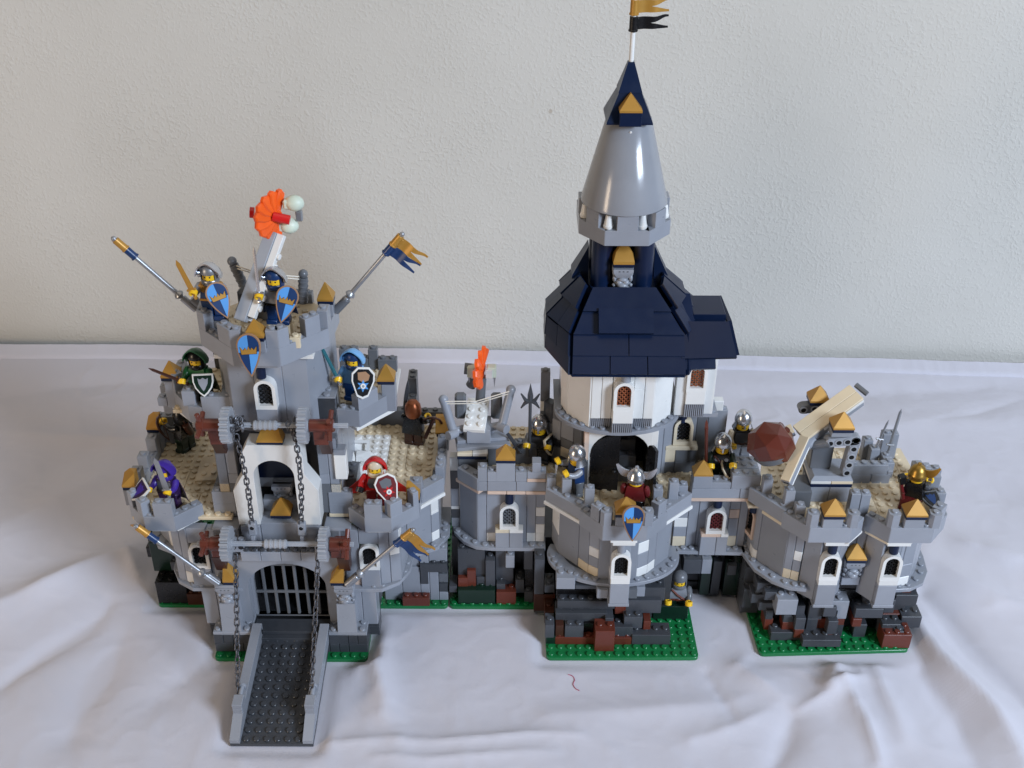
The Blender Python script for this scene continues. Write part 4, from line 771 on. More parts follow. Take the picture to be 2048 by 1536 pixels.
# right wing of the white storey
grille(K, 40.3, 42.3, 2.7, 23.84, 1.5); B(K, 40.3, 2.7, 25.36, 2, 1, 1.3, wh, False); window(K, 41.3, 2.7, 26.9, 0, 'white', 'lattice', depth=.95)
B(K, 39.3, 3.0, 23.84, 1, 1, 6.6, wh, False); B(K, 42.3, 3.3, 23.84, 1.0, 1, 6.4, wh, False); cols(K, (43.3, 3.8), (43.6, 7), 23.84, [(1, [(4.2, wh), (1, lg), (1.2, wh)]), (2, [(6.4, wh)])])
B(K, 40.2, 7, 23.84, 3, 1, 2.4, wh, False)
# ---- roof of dark blue slopes
EAVE = [(28.6, -1.15), (39.35, -1.15), (41.2, 3.4), (41.2, 8.6), (38.4, 12), (28.8, 12), (26.5, 8.6), (26.5, 3.9)]
TOPR = [(30.6, 4.6), (36.6, 4.6), (36.9, 6.2), (36.9, 8.6), (36, 10.6), (31, 10.6), (30.2, 8.6), (30.2, 6.2)]
ZE, ZT = 31.2, 37.3
mat('conegray', (.26, .268, .29), .16)
ROOFCORE = True
MIDR = [(28.75, 1.75), (39.3, 1.75), (41.0, 5.0), (41.0, 8.0), (38, 11.4), (29, 11.4), (26.75, 8.0), (26.75, 5.2)]
def rp(i, t):
    a, m_, c = EAVE[i % 8], MIDR[i % 8], TOPR[i % 8]
    if t < .46: k = t/.46; p, q = a, m_
    else: k = (t-.46)/.54; p, q = m_, c
    return Vector((p[0]+(q[0]-p[0])*k, p[1]+(q[1]-p[1])*k, ZE+(ZT-ZE)*t))
for t0, t1 in ((0, .46), (.46, 1)):
    b = MB(); b.hull([tuple(rp(i, t)-Vector((0, 0, .22))) for i in range(8) for t in (t0, t1)]); part('roof_core', b, db, K, ang=20)
def slab(T, q, th=.42, m=db, lift=0.):
    q = [Vector(p) for p in q]; n = (q[1]-q[0]).cross(q[3]-q[0]).normalized()
    b = MB(); b.hull([p+n*lift for p in q]+[p+n*(lift+th) for p in q]); part('roof_slope', b, m, T, ang=20)
for i in range(8):
    for l, (t0, t1, lf) in enumerate(((0, .22, 0.), (.20, .46, .12), (.44, .76, .34), (.71, 1.0, .74))):
        n = (3, 2, 2, 1)[l] if i == 0 else (2 if l in (1, 2) else 1)
        if i in (3, 4, 5): n = 1
        for k in range(n):
            e = .004; u0, u1 = k/n+(e if k else 0), (k+1)/n-(e if k < n-1 else 0)
            a0, a1, c0, c1 = rp(i, t0), rp(i+1, t0), rp(i, t1), rp(i+1, t1)
            slab(K, [a0.lerp(a1, u0), a0.lerp(a1, u1), c0.lerp(c1, u1), c0.lerp(c1, u0)], .42, db, lf)
P0, P1 = rp(0, .44), rp(1, .44); Q0, Q1 = rp(0, .74), rp(1, .74)
slab(K, [(31.1, P0.y, P0.z), (36.3, P0.y, P0.z), (36.3, Q0.y, Q0.z), (31.1, Q0.y, Q0.z)], .45, db, .95)
# stepped slopes climbing the hips to the neck
def wedge(T, x0, z0, x1, z1, y0, y1, y2=None, drop=.9):
    y2 = y0+.9 if y2 is None else y2; b = MB()
    b.hull([(x0, y0, z0-drop), (x0, y1, z0-drop), (x0, y0, z0), (x0, y1, z0), (x1, y2, z1), (x1, y1, z1), (x1, y0, z0-drop), (x1, y1, z0-drop)]); part('roof_slope', b, db, T, ang=20)
for x0, z0, x1, z1, y0, y1 in ((26.4, 33.0, 28.2, 35.2, 4.6, 7.6), (27.0, 34.9, 28.8, 36.7, 5.0, 8.0), (27.7, 36.2, 29.5, 38.2, 5.6, 8.6), (28.7, 37.8, 30.3, 40.6, 6.6, 9)):
    wedge(K, x0, z0, x1, z1, y0, y1); wedge(K, 67-x0-.2, z0, 67-x1, z1, y0, y1)
W0, W1, W2 = rp(0, .06), rp(0, .17), rp(0, .46)
slab(K, [(39.0, W1.y, W1.z), (44.3, W1.y+.3, W1.z), (43.7, W2.y+1.2, W2.z+.6), (39.0, W2.y+1.2, W2.z+.6)], .42, db, .05); slab(K, [(38.9, W0.y, W0.z), (42.3, W0.y+.3, W0.z), (42.3, W2.y, W2.z), (38.9, W2.y, W2.z)], .4, db, -.25); B(K, 40.2, 1.6, 31.4, 3.6, 5, 1.6, db, False, 'roof_core')
slab(K, [(44.35, .9, 32.2), (44.6, 8, 32.2), (43.4, 8, 34.9), (43.7, 3.2, 34.7)], .4); B(K, 40.4, 3.6, 34.5, 3.2, 4, .6, db, False, 'roof_slope'); B(K, 39.0, 2.6, 33.6, 4.6, 5, .9, db, False, 'roof_core')
slab(K, [(37.6, 2.0, 34.0), (39.6, 2.6, 33.9), (39.4, 5.6, 36.0), (37.4, 5.4, 36.4)], .45); slab(K, [(39.2, 2.6, 34.0), (40.3, 3.0, 33.8), (40.0, 6, 35.8), (38.9, 5.8, 36.0)], .5, db, .25)
# ---- neck of the spire
for xx in (31.45, 35.45):
    for yy in (5.8, 9.6): part('round_column', MB().cyl((0, 0, 0), (0, 0, 6.3), 1.0, 20), db, K, (xx, yy, 37.0))
b = MB(); b.box(30.8, 6.4, 37, 36.1, 9.8, 43.3, .05); part('neck_wall', b, db, K)
b = MB(); b.prism(TOPR, 37.0, 37.35); part('roof_cap', b, db, K)
ornament(K, 33.45, 4.3, 37.35); B(K, 32.45, 4.3, 39.8, 2, 1.6, 1/3, db, False)
b = MB(); b.hull([(-1, -.7, 0), (1, -.7, 0), (1, .9, 0), (-1, .9, 0), (-1, -.7, .3), (1, -.7, .3), (-.75, -.2, 1.1), (.75, -.2, 1.1), (-.35, .3, 1.5), (.35, .3, 1.5), (-.35, .9, 1.5), (.35, .9, 1.5), (-1, .9, .5), (1, .9, .5)]); part('slope', b, 'gold', K, (33.45, 4.9, 40.2), ang=20)
# spire battlement
oc = [(-4.3, 3.6), (-4.3, -1.0), (-2.05, -3.7), (2.05, -3.7), (4.3, -1.0), (4.3, 3.6)]; cx, cy = 33.4, 6.3
for i in range(5):
    p0 = Vector((cx+oc[i][0], cy+oc[i][1])); p1 = Vector((cx+oc[i+1][0], cy+oc[i+1][1])); d = p1-p0; L = d.length
    b = MB(); b.box(0, 0, 0, L, 1, 1.5, .03); a = math.atan2(d.y, d.x)
    if i in (0, 4): b.box(L*.35, .01, 1.45, L*.7, .99, 3.0, .04)
    else: b.box(L*.26, .01, 1.45, L*.74, .99, 3.0, .04)
    part('battlement', b, lg, K, (p0.x, p0.y, 42.9), a)
b = MB(); b.prism([(cx+x*.93, cy+y*.93) for x, y in oc]+[(cx+2, cy+5), (cx-2, cy+5)], 42.95, 44.2); part('spire_floor', b, lg, K)
for x, y in ((-1.72, -2.95), (1.42, -2.95), (-3.75, -.5), (3.7, -.5)):
    b = MB(); b.lathe([(.42, 0), (.47, .15), (.47, .3), (.42, .34), (.27, 1.25), (.25, 1.3)], 16); part('cone_finial', b, 'white', K, (cx+x, cy+y, 44.4))
b = MB(); b.lathe([(3.9, 0), (4.05, .04), (4.02, .3), (2.05, 7.95), (1.98, 8.0)], 64); o = part('spire_cone', b, 'conegray', K, (33.3, 6.35, 45.95), ang=60)
sub('moulding_mark', MB().cyl((0, -2.27, 7.3), (0, -2.2, 7.33), .12), 'white', o)
b = MB(); b.hull([(-2.05, -2.05, 0), (2.05, -2.05, 0), (2.05, 2.05, 0), (-2.05, 2.05, 0), (-2.05, -2.05, .15), (2.05, -2.05, .15), (2.05, 2.05, .15), (-2.05, 2.05, .15), (-.98, -.98, 2.6), (.98, -.98, 2.6), (.98, .98, 2.6), (-.98, .98, 2.6)]); part('spire_slope', b, db, K, (33.15, 6, 54.0), ang=20)
b = MB(); b.hull([(-1.06, -1.06, 0), (1.06, -1.06, 0), (1.06, 1.06, 0), (-1.06, 1.06, 0), (-.28, -.28, 2.5), (.28, -.28, 2.5), (.28, .28, 2.5), (-.28, .28, 2.5)]); part('spire_slope', b, db, K, (33.15, 6, 56.55), ang=20)
B(K, 32.15, 3.4, 54.0, 2, 1.4, 1.05, db, False); b = MB(); b.hull([(-1, -.6, 0), (1, -.6, 0), (1, .9, 0), (-1, .9, 0), (-1, -.6, .18), (1, -.6, .18), (-1, .9, .18), (1, .9, .18), (-.05, .5, 1.35), (.05, .5, 1.35), (0, .9, 1.4)]); part('slope', b, 'gold', K, (33.15, 4.0, 55.27), ang=20)

# ================================================================ castle part 3: corner castle
Q = thing('castle_corner', 'grey toy brick corner castle with two window bays on a dark rock base', 'castle', (57, 0, 0))
baseplate(Q, 49.1, -6.9, 65.1, 9.1, (49.1, -6.95, .02), .045)
rocks(Q, RROCK); b = MB(); b.box(50.4, -2.8, .45, 65, 7, 7.4, .02); part('rock_core', b, 'darkfill', Q); B(Q, 47.9, -1, .6, 2, 2, 5.5, dg); B(Q, 48, 1.2, .2, 2, 4, 6, 'black', False)
for x, y, z, w, d, h, m in ((64.8, -1.6, .4, 1.6, 3, 3.5, dg), (65.4, 0, 3, 1, 3, 3.8, mg), (60, -3.6, 4.5, 3, 1, 2, dg), (53.5, -3.8, 5.4, 2.6, 1, 1.6, dg)): B(Q, x, y, z, w, d, h, m)
ring(Q, [(47.6, 4), (47.7, .2), (48.5, -2.2), (50, -4.0), (51.6, -5.0), (53.3, -5.25)], 7.6, [(53.3, -3.2), (50.5, -1.5), (50, 4)], lg, [(48.2, 1.6), (48.2, .4), (48.6, -.8), (49.3, -2.2), (50.2, -3.3), (51.3, -4.2), (52.2, -4.6), (53, -4.7)])
ring(Q, [(62.2, -5.25), (64, -5.1), (65.6, -4.2), (66.6, -2.4), (66.9, 0), (66.9, 4)], 7.6, [(64.5, 4), (64.5, -1), (62.2, -3.4)], lg, [(62.9, -4.7), (63.9, -4.5), (65, -3.7), (65.8, -2.6), (66.2, -1.4), (66.3, -.1), (66.3, 1.2)])
cols(Q, (48.1, 3.6), (48.5, -.3), 8, [(1, [(6, lg)]), (2, [(1.6, lg)]), (1, [(1, wh), (5, lg)])]); window(Q, 48.0, 1.0, 10.0, math.radians(-72), 'peach', 'black', open_=False, depth=.9, h=3.6); B(Q, 47.7, .6, 13.9, 1.2, 1.6, .9, lg, False); part('round_brick', MB().cyl((0, 0, 0), (0, 0, 1.1), .46, 16), db, Q, (48.3, .7, 13.4))
cols(Q, (48.5, -.3), (51.1, -3.4), 8, [(.5, [(1, wh), (5, lg)]), (3, [(6, lg)])]); cols(Q, (51.1, -3.4), (52.6, -4.1), 8, [(.8, [(1, 'cream'), (5, lg)]), (.8, [(1, 'cream'), (1.2, lg), (1, wh), (2.8, lg)])])
cols(Q, (52.7, -4.0), (54.1, -5.2), 6.4, [(2, [(7.3, lg)])]); bay(Q, 55.1, -6.0, -3.6, cap=db); cols(Q, (56.1, -5), (57.2, -3.8), 6.4, [(1, [(7.3, lg)])])
cols(Q, (56.9, -3.6), (59.2, -3.6), 7.6, [(1.2, [(6.4, lg)]), (1.2, [(6.4, lg)])]); ornament(Q, 58.0, -4.6, 8.7); pyramid(Q, 58.0, -4.0, 11.15, 2, 1.8, 1.5); B(Q, 57.1, -4.2, 7.6, 1.9, 1, .9, lg, False)
cols(Q, (58.9, -3.8), (60.2, -5.4), 6.4, [(2, [(7.3, lg)])]); bay(Q, 61.25, -6.0, -3.6, cap=db); cols(Q, (62.2, -5.0), (63.9, -4.5), 8, [(.5, [(6, lg)]), (1.3, [(1, wh), (1.4, lg), (3.6, lg)])]); cols(Q, (63.9, -4.4), (65.4, -2.2), 8, [(1, [(6, lg)]), (1, [(6, lg)])]); cols(Q, (65.4, -2.2), (65.6, 4), 8, [(2, [(6, lg)]), (2, [(6, lg)])])
for x0 in (54.0, 60.15): B(Q, x0, -6.2, 14.5, 2.4, 2, 1/3, 'white', False); B(Q, x0-.05, -6.25, 14.9, 2.5, 2.2, .3, 'white', False)
QB = [(49.9, -4.2), (52.1, -6.6), (56.2, -6.6), (57.8, -4.9)]; octa_batt(Q, QB, 15.3, lg, 1.55, 1.4, gaps={0: 'none', 1: 'none', 2: 'none'})
QB2 = [(58.0, -4.5), (60.0, -6.6), (64.2, -6.6), (66.2, -4.3), (66.6, .8)]; octa_batt(Q, QB2, 15.3, lg, 1.55, 1.4, gaps={0: 'none', 1: 'none', 2: [(.3, .75)], 3: [(.75, 1.0)]})
def merlon(T, x, y, z, a=0):
    b = MB(); P = [(0, .3), (.35, 0), (1.05, 0), (1.25, .45), (1.1, 1.05), (.1, 1.05)]; b.prism(P, 0, 1.6); b.stud(.6, .55, 1.6); part('merlon', b, lg, T, (x, y, z), a)
for xx in (51.7, 55.6, 59.6, 63.6): merlon(Q, xx, -6.59, 17.15)
for xx in (53.2, 61.15): B(Q, xx, -6.62, 17.15, 2, 1.2, 1.0, lg, False); pyramid(Q, xx+1, -5.95, 18.36, 2.1, 1.8, 1.5)
seg(Q, (58.2, -4.7), (60.0, -6.55), 15.0, .25, 'cream', 1.2, name='plate'); seg(Q, (56.2, -6.5), (58.0, -4.7), 15.0, .25, 'white', 1.2, name='plate')
seg(Q, (47.2, -.3), (50.1, -4.1), 15.6, 1.4, lg, 1.2, studs=3); seg(Q, (48.4, -1.9), (50.9, -5.0), 15.2, 1/3, 'cream', 1.5, name='plate'); B(Q, 47.2, -.9, 15.0, 1.5, 1.5, .3, 'cream', False)
for xx, yy, h in ((48.3, -1.3, 2.6), (50.1, -3.4, 2.7), (56.5, -3.8, 2.7), (57.5, -3.8, 2.65), (51, -4.6, 1.9)): B(Q, xx, yy, 15.9, 1, 1, h, lg)
deckpoly(Q, [(50.9, -3.6), (52.4, -5.6), (56, -5.6), (57.6, -4), (58.4, -4), (60.2, -5.6), (64, -5.6), (65.6, -3.8), (65.8, 1), (65.4, 8.6), (50.4, 8.6), (48.3, 0)], (54, 58, 60, 64), 15.6, ('tan', 'tan', 'cream', 'tan'))
# tower block under the catapult
B(Q, 53.2, -1, 16, 2, 3.4, 1.6, lg, False); B(Q, 55.2, -1, 16, 2.1, 3.4, 1.6, lg, False); B(Q, 53.1, -1.1, 17.92, 4.3, 3.6, 1/3, db, False); B(Q, 53.1, -1.1, 18.32, 2.1, 3.6, 1/3, 'white', False); B(Q, 55.2, -1.1, 18.32, 2.2, 3.6, 1/3, 'cream', False)
b = MB(); b.hull([(53.1, -1.1, 18.72), (57.4, -1.1, 18.72), (57.4, 2.5, 18.72), (53.1, 2.5, 18.72), (53.5, -.7, 19.1), (57, -.7, 19.1), (57, 2.3, 19.1), (53.5, 2.3, 19.1)]); part('slope', b, lg, Q); B(Q, 51.4, -2, 16, 1.8, 3, 1.7, mg, False)
# low walls at the back and right
B(Q, 58.2, 2.2, 15.9, 2.2, 1, 1, lg, False); B(Q, 60.4, 2.2, 15.9, 2, 1, 1, lg, False); B(Q, 58, 2.2, 17.1, 4, 1, 1, lg); B(Q, 62.0, 2.2, 17.1, .6, 1, .4, lg, False)
for xx, yy, h in ((62.0, 3.2, 1.6), (62.0, 4.3, 1.6), (60.9, 5.0, 2.0), (60.4, 6.1, 2.3), (62.4, 6.4, 2.8), (63.2, 6.6, 2.7)): B(Q, xx, yy, 15.9, 1, 1.1, h, lg)
for xx, yy, h in ((65.6, -2.2, 1.8), (65.9, -.9, 1.2), (65.8, .3, 1.7), (65.2, 1.6, 2.1), (66.2, 1.4, 2.0), (64.9, 2.8, 1.6)): B(Q, xx, yy, 15.9, 1.05, 1.1, h, lg)
# ================================================================ toy figures
HM = {}
def meshc(key, fn, m):
    k = (key, m)
    if k not in HM: HM[k] = fn().mesh(key, m, 40)
    return HM[k]
def m_leg():
    b = MB(); b.box(.02, -.62, 0, .96, .42, .42, .06); b.box(.03, -.40, .36, .95, .42, 1.5, .10); b.cyl((.03, 0, 1.42), (.95, 0, 1.42), .42, 14); return b
def m_hip():
    b = MB(); b.box(-.98, -.42, 1.5, .98, .42, 1.72, .05); b.box(-.12, -.36, 1.15, .12, .36, 1.6, .05); return b
def m_torso():
    b = MB(); b.hull([(sx*x, sy*y, z) for sx in (-1, 1) for sy in (-1, 1) for x, y, z in ((.98, .44, 1.74), (.94, .48, 1.8), (.72, .46, 3.2), (.66, .40, 3.28))]); b.cyl((0, 0, 3.25), (0, 0, 3.4), .36, 14); return b
def m_arm():
    b = MB(); b.tube([(0, 0, .10), (.10, 0, .02), (.20, .02, -.30), (.24, -.02, -.66), (.22, -.22, -.98), (.18, -.40, -1.14)], [.22, .33, .33, .30, .27, .24], 12); return b
def m_hand():
    b = MB(); b.tube([(.18, -.36, -1.10), (.17, -.50, -1.20)], .17, 10)
    P = []
    for i in range(11):
        t = math.radians(40+280*i/10); P.append((.17-.27*math.cos(t), -.72+.27*math.sin(t)*-1*0-.0, -1.34) if False else (.17+.27*math.sin(t)*1.0, -.72+.27*math.cos(t), -1.30))
    for k in (-.14, 0., .14): b.tube([(x, y, z+k) for x, y, z in P], .10, 8)
    return b
def m_head():
    b = MB(); b.lathe([(.40, 3.36), (.56, 3.40), (.62, 3.52), (.63, 3.9), (.62, 4.25), (.56, 4.38), (.36, 4.44), (.34, 4.6), (.3, 4.62)], 22); return b
def m_eyes():
    b = MB()
    for s in (-1, 1): b.sphere((s*.2, -.60, 4.02), .075, 8, 6, (1, .5, 1)); b.box(s*.2-.13, -.625, 4.16, s*.2+.13, -.57, 4.2, .01)
    b.tube([(-.2, -.59, 3.74), (-.08, -.625, 3.68), (.08, -.625, 3.68), (.2, -.59, 3.74)], .032, 6); return b
def shell(prof, a0, a1, th=.07, seg=26):
    b = MB(); inn = [(max(r-th, 0.001), z-(.0 if r > .1 else th)) for r, z in prof][::-1]
    b.lathe(prof+inn+[prof[0]], seg, None, math.radians(a0), math.radians(a1)); return b
def helm_closed(front=52):
    """close-fitting helmet with a face opening and chin guard (front is -Y = 270 degrees)"""
    b = shell([(.72, 4.22), (.74, 4.45), (.66, 4.75), (.46, 4.96), (.2, 5.05), (.001, 5.07)], 0, 360)
    s2 = shell([(.70, 3.30), (.75, 3.5), (.74, 4.26)], 270+front, 270+360-front); b.add(s2.v, s2.f)
    s3 = shell([(.66, 3.24), (.76, 3.38), (.74, 3.64), (.70, 3.70)], 270-front-4, 270+front+4); b.add(s3.v, s3.f); return b
def visor_up(pt=1.):
    """broad hood-like visor pushed up: a pointed vault from ear to ear"""
    b = MB(); n = 16; rows = ((-.86, 1.10, 1.0), (-.48, 1.12, .9), (-.05, 1.04, .55), (.34, .88, .2)); vs = []; fs = []
    for off in (0, -.1):
        for y, r, pk in rows:
            for i in range(n+1):
                t = math.pi*i/n-.0; s_ = math.sin(t); z = 4.12+(r+off)*s_*(.98+.16*pk*s_**8)
                vs.append(((r+off)*math.cos(t)*(1-.04*s_), y*(1-.12*abs(math.cos(t)))+.18*(1-s_), z-.10*(1-s_)))
    m = n+1; R = len(rows)
    for o in (0, R*m):
        for r in range(R-1):
            for i in range(n): a = o+r*m+i; fs.append((a, a+1, a+m+1, a+m))
    for i in range(n):
        for r in (0, R-1): a = r*m+i; fs.append((a, a+1, a+1+R*m, a+R*m))
    for r in range(R-1):
        for i in (0, n): a = r*m+i; fs.append((a, a+m, a+m+R*m, a+R*m))
    b.add(vs, fs)
    for s in (-1, 1): b.cyl((s*.74, .05, 4.02), (s*1.0, .05, 4.02), .30, 14)
    for k in range(3):
        for j in range(2): b.sphere((.30+.16*k, -.62+.26*j, 5.08-.13*k-.02*j), .05, 6, 4)
    return b
def kettle():
    """smooth pointed helmet with ridge, nose guard and neck guard"""
    b = MB(); b.lathe([(.80, 4.14), (.84, 4.3), (.82, 4.6), (.70, 4.95), (.48, 5.24), (.2, 5.42), (.001, 5.46)], 30)
    b.box(-.09, -.86, 3.72, .09, -.72, 4.3, .03); s2 = shell([(1.0, 3.5), (.80, 3.95), (.75, 4.12)], 270+65, 270+295, .06); b.add(s2.v, s2.f)
    return b
def winged():
    b = MB(); b.lathe([(.78, 3.75), (.80, 4.05), (.84, 4.1), (.84, 4.2), (.76, 4.3), (.70, 4.6), (.5, 4.92), (.2, 5.12), (.16, 5.3), (.001, 5.34)], 26)
    for i in range(8): t = i*math.pi/4; b.sphere((.83*math.cos(t), .83*math.sin(t), 4.15), .06, 6, 4)
    return b
def wings():
    b = MB()
    for s in (-1, 1):
        P = [(.68, 4.25), (.95, 4.05), (1.3, 4.15), (1.55, 4.45), (1.72, 4.85), (1.86, 5.3), (1.7, 5.38), (1.6, 5.24), (1.45, 5.12), (1.2, 4.92), (.9, 4.8), (.66, 4.78)]
        b.xz([(s*x, z) for x, z in P], -.09, .09)
        for k in range(4): b.tube([(s*(.8+.12*k), -.1, 4.4+.09*k), (s*(1.2+.15*k), -.12, 4.35+.22*k), (s*(1.45+.1*k), -.1, 4.6+.22*k)], .045, 5)
    return b
def wing():
    b = wings(); b.v = [v for v in b.v]; h = MB()
    keep = [i for i, v in enumerate(b.v) if v[0] < 0]; idx = {i: k for k, i in enumerate(keep)}
    h.add([b.v[i] for i in keep], [tuple(idx[i] for i in f) for f in b.f if all(i in idx for i in f)]); return h
def hair_hood():
    b = MB(); b.lathe([(.66, 3.3), (.80, 3.55), (.82, 4.1), (.74, 4.6), (.5, 4.92), (.001, 5.0)], 22); return b
def cape():
    b = MB(); n = 8; rows = [(3.25, .75, .30), (2.6, 1.1, .55), (1.6, 1.35, .75), (.5, 1.5, .95)]; vs = []; fs = []
    for off in (0, .07):
        for z, w, d in rows:
            for i in range(n+1):
                u = -1+2*i/n; vs.append((u*w, d*(1-.35*u*u)+off+.05*math.cos(u*9)*(3.2-z)*.5, z))
    m = n+1; R = len(rows)
    for o in (0, R*m):
        for r in range(R-1):
            for i in range(n): a = o+r*m+i; fs.append((a, a+1, a+m+1, a+m))
    for r in range(R-1):
        for i in (0, n): a = r*m+i; fs.append((a, a+m, a+m+R*m, a+R*m))
    for i in range(n):
        for r in (0, R-1): a = r*m+i; fs.append((a, a+1, a+1+R*m, a+R*m))
    b.add(vs, fs); return b
def coat():
    b = MB(); b.hull([(sx*x, y, z) for sx in (-1, 1) for x, y, z in ((.75, .5, 3.3), (1.0, .62, 2.2), (1.02, .66, 1.5), (1.0, .50, 1.45), (.75, .42, 3.3))]); return b
def widecape():
    b = cape(); b.v = [(x*(1.15+1.0*min(1, max(0, (3.2-z)/1.8))), y-.30-.22*abs(x)*min(1, max(0, (3.2-z)/1.2)), max(z, .9)) for x, y, z in b.v]; return b
def pauldron():
    b = MB(); s = shell([(.52, 3.40), (.78, 3.36), (1.0, 3.2), (1.06, 3.0)], 0, 360, .08); b.add(s.v, s.f, Matrix.Diagonal((1.05, .62, 1, 1)))
    for sx in (-1, 1): b.hull([(sx*.25, -.50, 3.25), (sx*.95, -.42, 3.2), (sx*.98, -.46, 2.75), (sx*.5, -.54, 2.55), (sx*.25, -.44, 3.25), (sx*.95, -.36, 3.2), (sx*.98, -.38, 2.75), (sx*.5, -.46, 2.55)])
    return b
def breast():
    b = MB(); b.hull([(-.62, -.5, 3.1), (.62, -.5, 3.1), (.78, -.5, 2.5), (.6, -.52, 2.05), (0, -.55, 1.95), (-.6, -.52, 2.05), (-.78, -.5, 2.5), (-.3, -.58, 2.8), (.3, -.58, 2.8), (-.62, -.4, 3.1), (.62, -.4, 3.1), (.6, -.4, 2.05), (-.6, -.4, 2.05)]); return b
def belt():
    b = MB(); b.box(-.97, -.52, 1.76, .97, .5, 1.98, .03); b.box(-.2, -.57, 1.74, .2, -.48, 2.0, .03); return b
def strap():
    b = MB(); b.tube([(-.7, -.47, 3.15), (-.1, -.53, 2.5), (.75, -.5, 1.85)], .11, 6); return b
def dots():
    b = MB()
    for s in (-1, 1): b.cyl((s*.45, -.47, 2.75), (s*.45, -.56, 2.75), .2, 12)
    return b
def quiver():
    b = MB(); b.cyl((-.3, .6, 2.0), (.3, .7, 3.4), .36, 12); b.cyl((.3, .7, 3.4), (.5, .72, 3.9), .08, 6); b.cyl((.2, .62, 3.4), (.35, .6, 3.85), .08, 6); return b
HELM = dict(closed=helm_closed, visor=visor_up, kettle=kettle, winged=winged, hood=hair_hood)
def fig(label, pos, rz, legs, torso, arms, a, extras=(), head='yellow', hands='yellow', face=True, hip=None, tilt=0., gearlist=(), split=None):
    """a = (right arm, left arm) raise angles in degrees; the figure's right hand is on -X when it faces -Y"""
    M = Matrix.Translation(pos) @ Matrix.Rotation(math.radians(rz), 4, 'Z') @ Matrix.Rotation(tilt, 4, 'X') @ Matrix.Scale(1.1, 4)
    T = thing('knight_figure', label, 'toy figure', M=M, group='toy knights manning the castle')
    for s in (-1, 1):
        o = put('leg', meshc('leg', m_leg, legs), T, (0 if s > 0 else -.98, 0, 0))
    put('hips', meshc('hips', m_hip, hip or legs), T); put('torso', meshc('torso', m_torso, torso), T)
    H = {}
    for s, an in ((-1, a[0]), (1, a[1])):
        sh = Vector((s*.84, 0, 3.0)); sp = 0
        if isinstance(an, tuple): an, sp = an
        R = Matrix.Rotation(math.radians(-an), 4, 'X') @ Matrix.Rotation(math.radians(-s*sp), 4, 'Y')
        A = Matrix.Translation(sh) @ R @ Matrix.Diagonal((s, 1, 1, 1))
        for nm, fn, mm in (('arm', m_arm, arms), ('hand', m_hand, hands)):
            me = meshc(nm, fn, mm)
            if s < 0: me = meshc(nm+'_mirrored', lambda f=fn: mirror(f()), mm)
            o = put(nm, me, T); Q = Matrix.Translation(sh) @ R; Q.translation *= U; o.matrix_local = Q
        H[s] = M @ A @ Vector((.17, -.72, -1.30))
    h = put('head', meshc('head', m_head, head), T)
    if face:
        o = bpy.data.objects.new('face', meshc('face', m_eyes, 'black')); COL.objects.link(o); o.parent = h
    prev = {}
    for nm, fn, mm in extras:
        o = bpy.data.objects.new(nm, meshc(fn.__name__, fn, mm)); COL.objects.link(o)
        o.parent = prev['helmet'] if nm in ('visor', 'wings') and 'helmet' in prev else T; prev[nm] = o
    return M, H
def mirror(b): b.v = [(-x, y, z) for x, y, z in b.v]; return b
def frame_dir(pos, d, face=(0, -1, 0)):
    """matrix whose Z runs along d and whose -Y looks as far as possible towards face"""
    z = Vector(d).normalized(); y = -Vector(face); y = (y-z*y.dot(z)).normalized(); x = y.cross(z)
    M = Matrix((x, y, z)).transposed().to_4x4(); M.translation = Vector(pos); return M
def sword(pos, d, m, label, L=2.7, wide=.2, guard='silver', name='sword', face=(0, -1, 0)):
    T = thing(name, label, 'sword', M=frame_dir(pos, d, face))
    b = MB(); b.hull([(-wide, 0, .4), (wide, 0, .4), (0, -.07, .4), (0, .07, .4), (-wide*.85, 0, L-.5), (wide*.85, 0, L-.5), (0, -.05, L-.5), (0, .05, L-.5), (0, 0, L)]); part('blade', b, m, T)
    b = MB(); b.box(-.45, -.14, .28, .45, .14, .45, .05); part('guard', b, guard, T)
    b = MB(); b.cyl((0, 0, -.5), (0, 0, .3), .14, 10); b.sphere((0, 0, -.55), .19, 8, 6); part('grip', b, guard, T)
def scimitar(pos, d, m, label, L=3.0, face=(0, -1, 0)):
    T = thing('curved_sword', label, 'sword', M=frame_dir(pos, d, face)); b = MB(); P = []; Q = []
    for i in range(9):
        t = i/8; c = .45*t*t; P.append((-.18+c, .4+t*(L-.4))); Q.append((.18+c*(1.0)+.10*math.sin(math.pi*t)-(.30*max(0, t-.7)/.3), .4+t*(L-.4)))
    b.xz(P+Q[::-1], -.07, .07); part('blade', b, m, T)
    part('guard', MB().box(-.38, -.13, .28, .38, .13, .44, .05), m, T); part('grip', MB().cyl((0, 0, -.5), (0, 0, .3), .15, 10), m, T)
def kite_pts(w, h, n=9):
    """pointed oval: rounded top, sides running to a point below; z from +.42h to -.58h"""
    R = []
    for i in range(n+1):
        t = math.pi/2*i/n; R.append((w*math.sin(t), .14*h+.28*h*math.cos(t)))
    for i in range(1, n+1):
        t = i/n; R.append((w*(1-t**1.75)*.995, .14*h-.72*h*t))
    return R
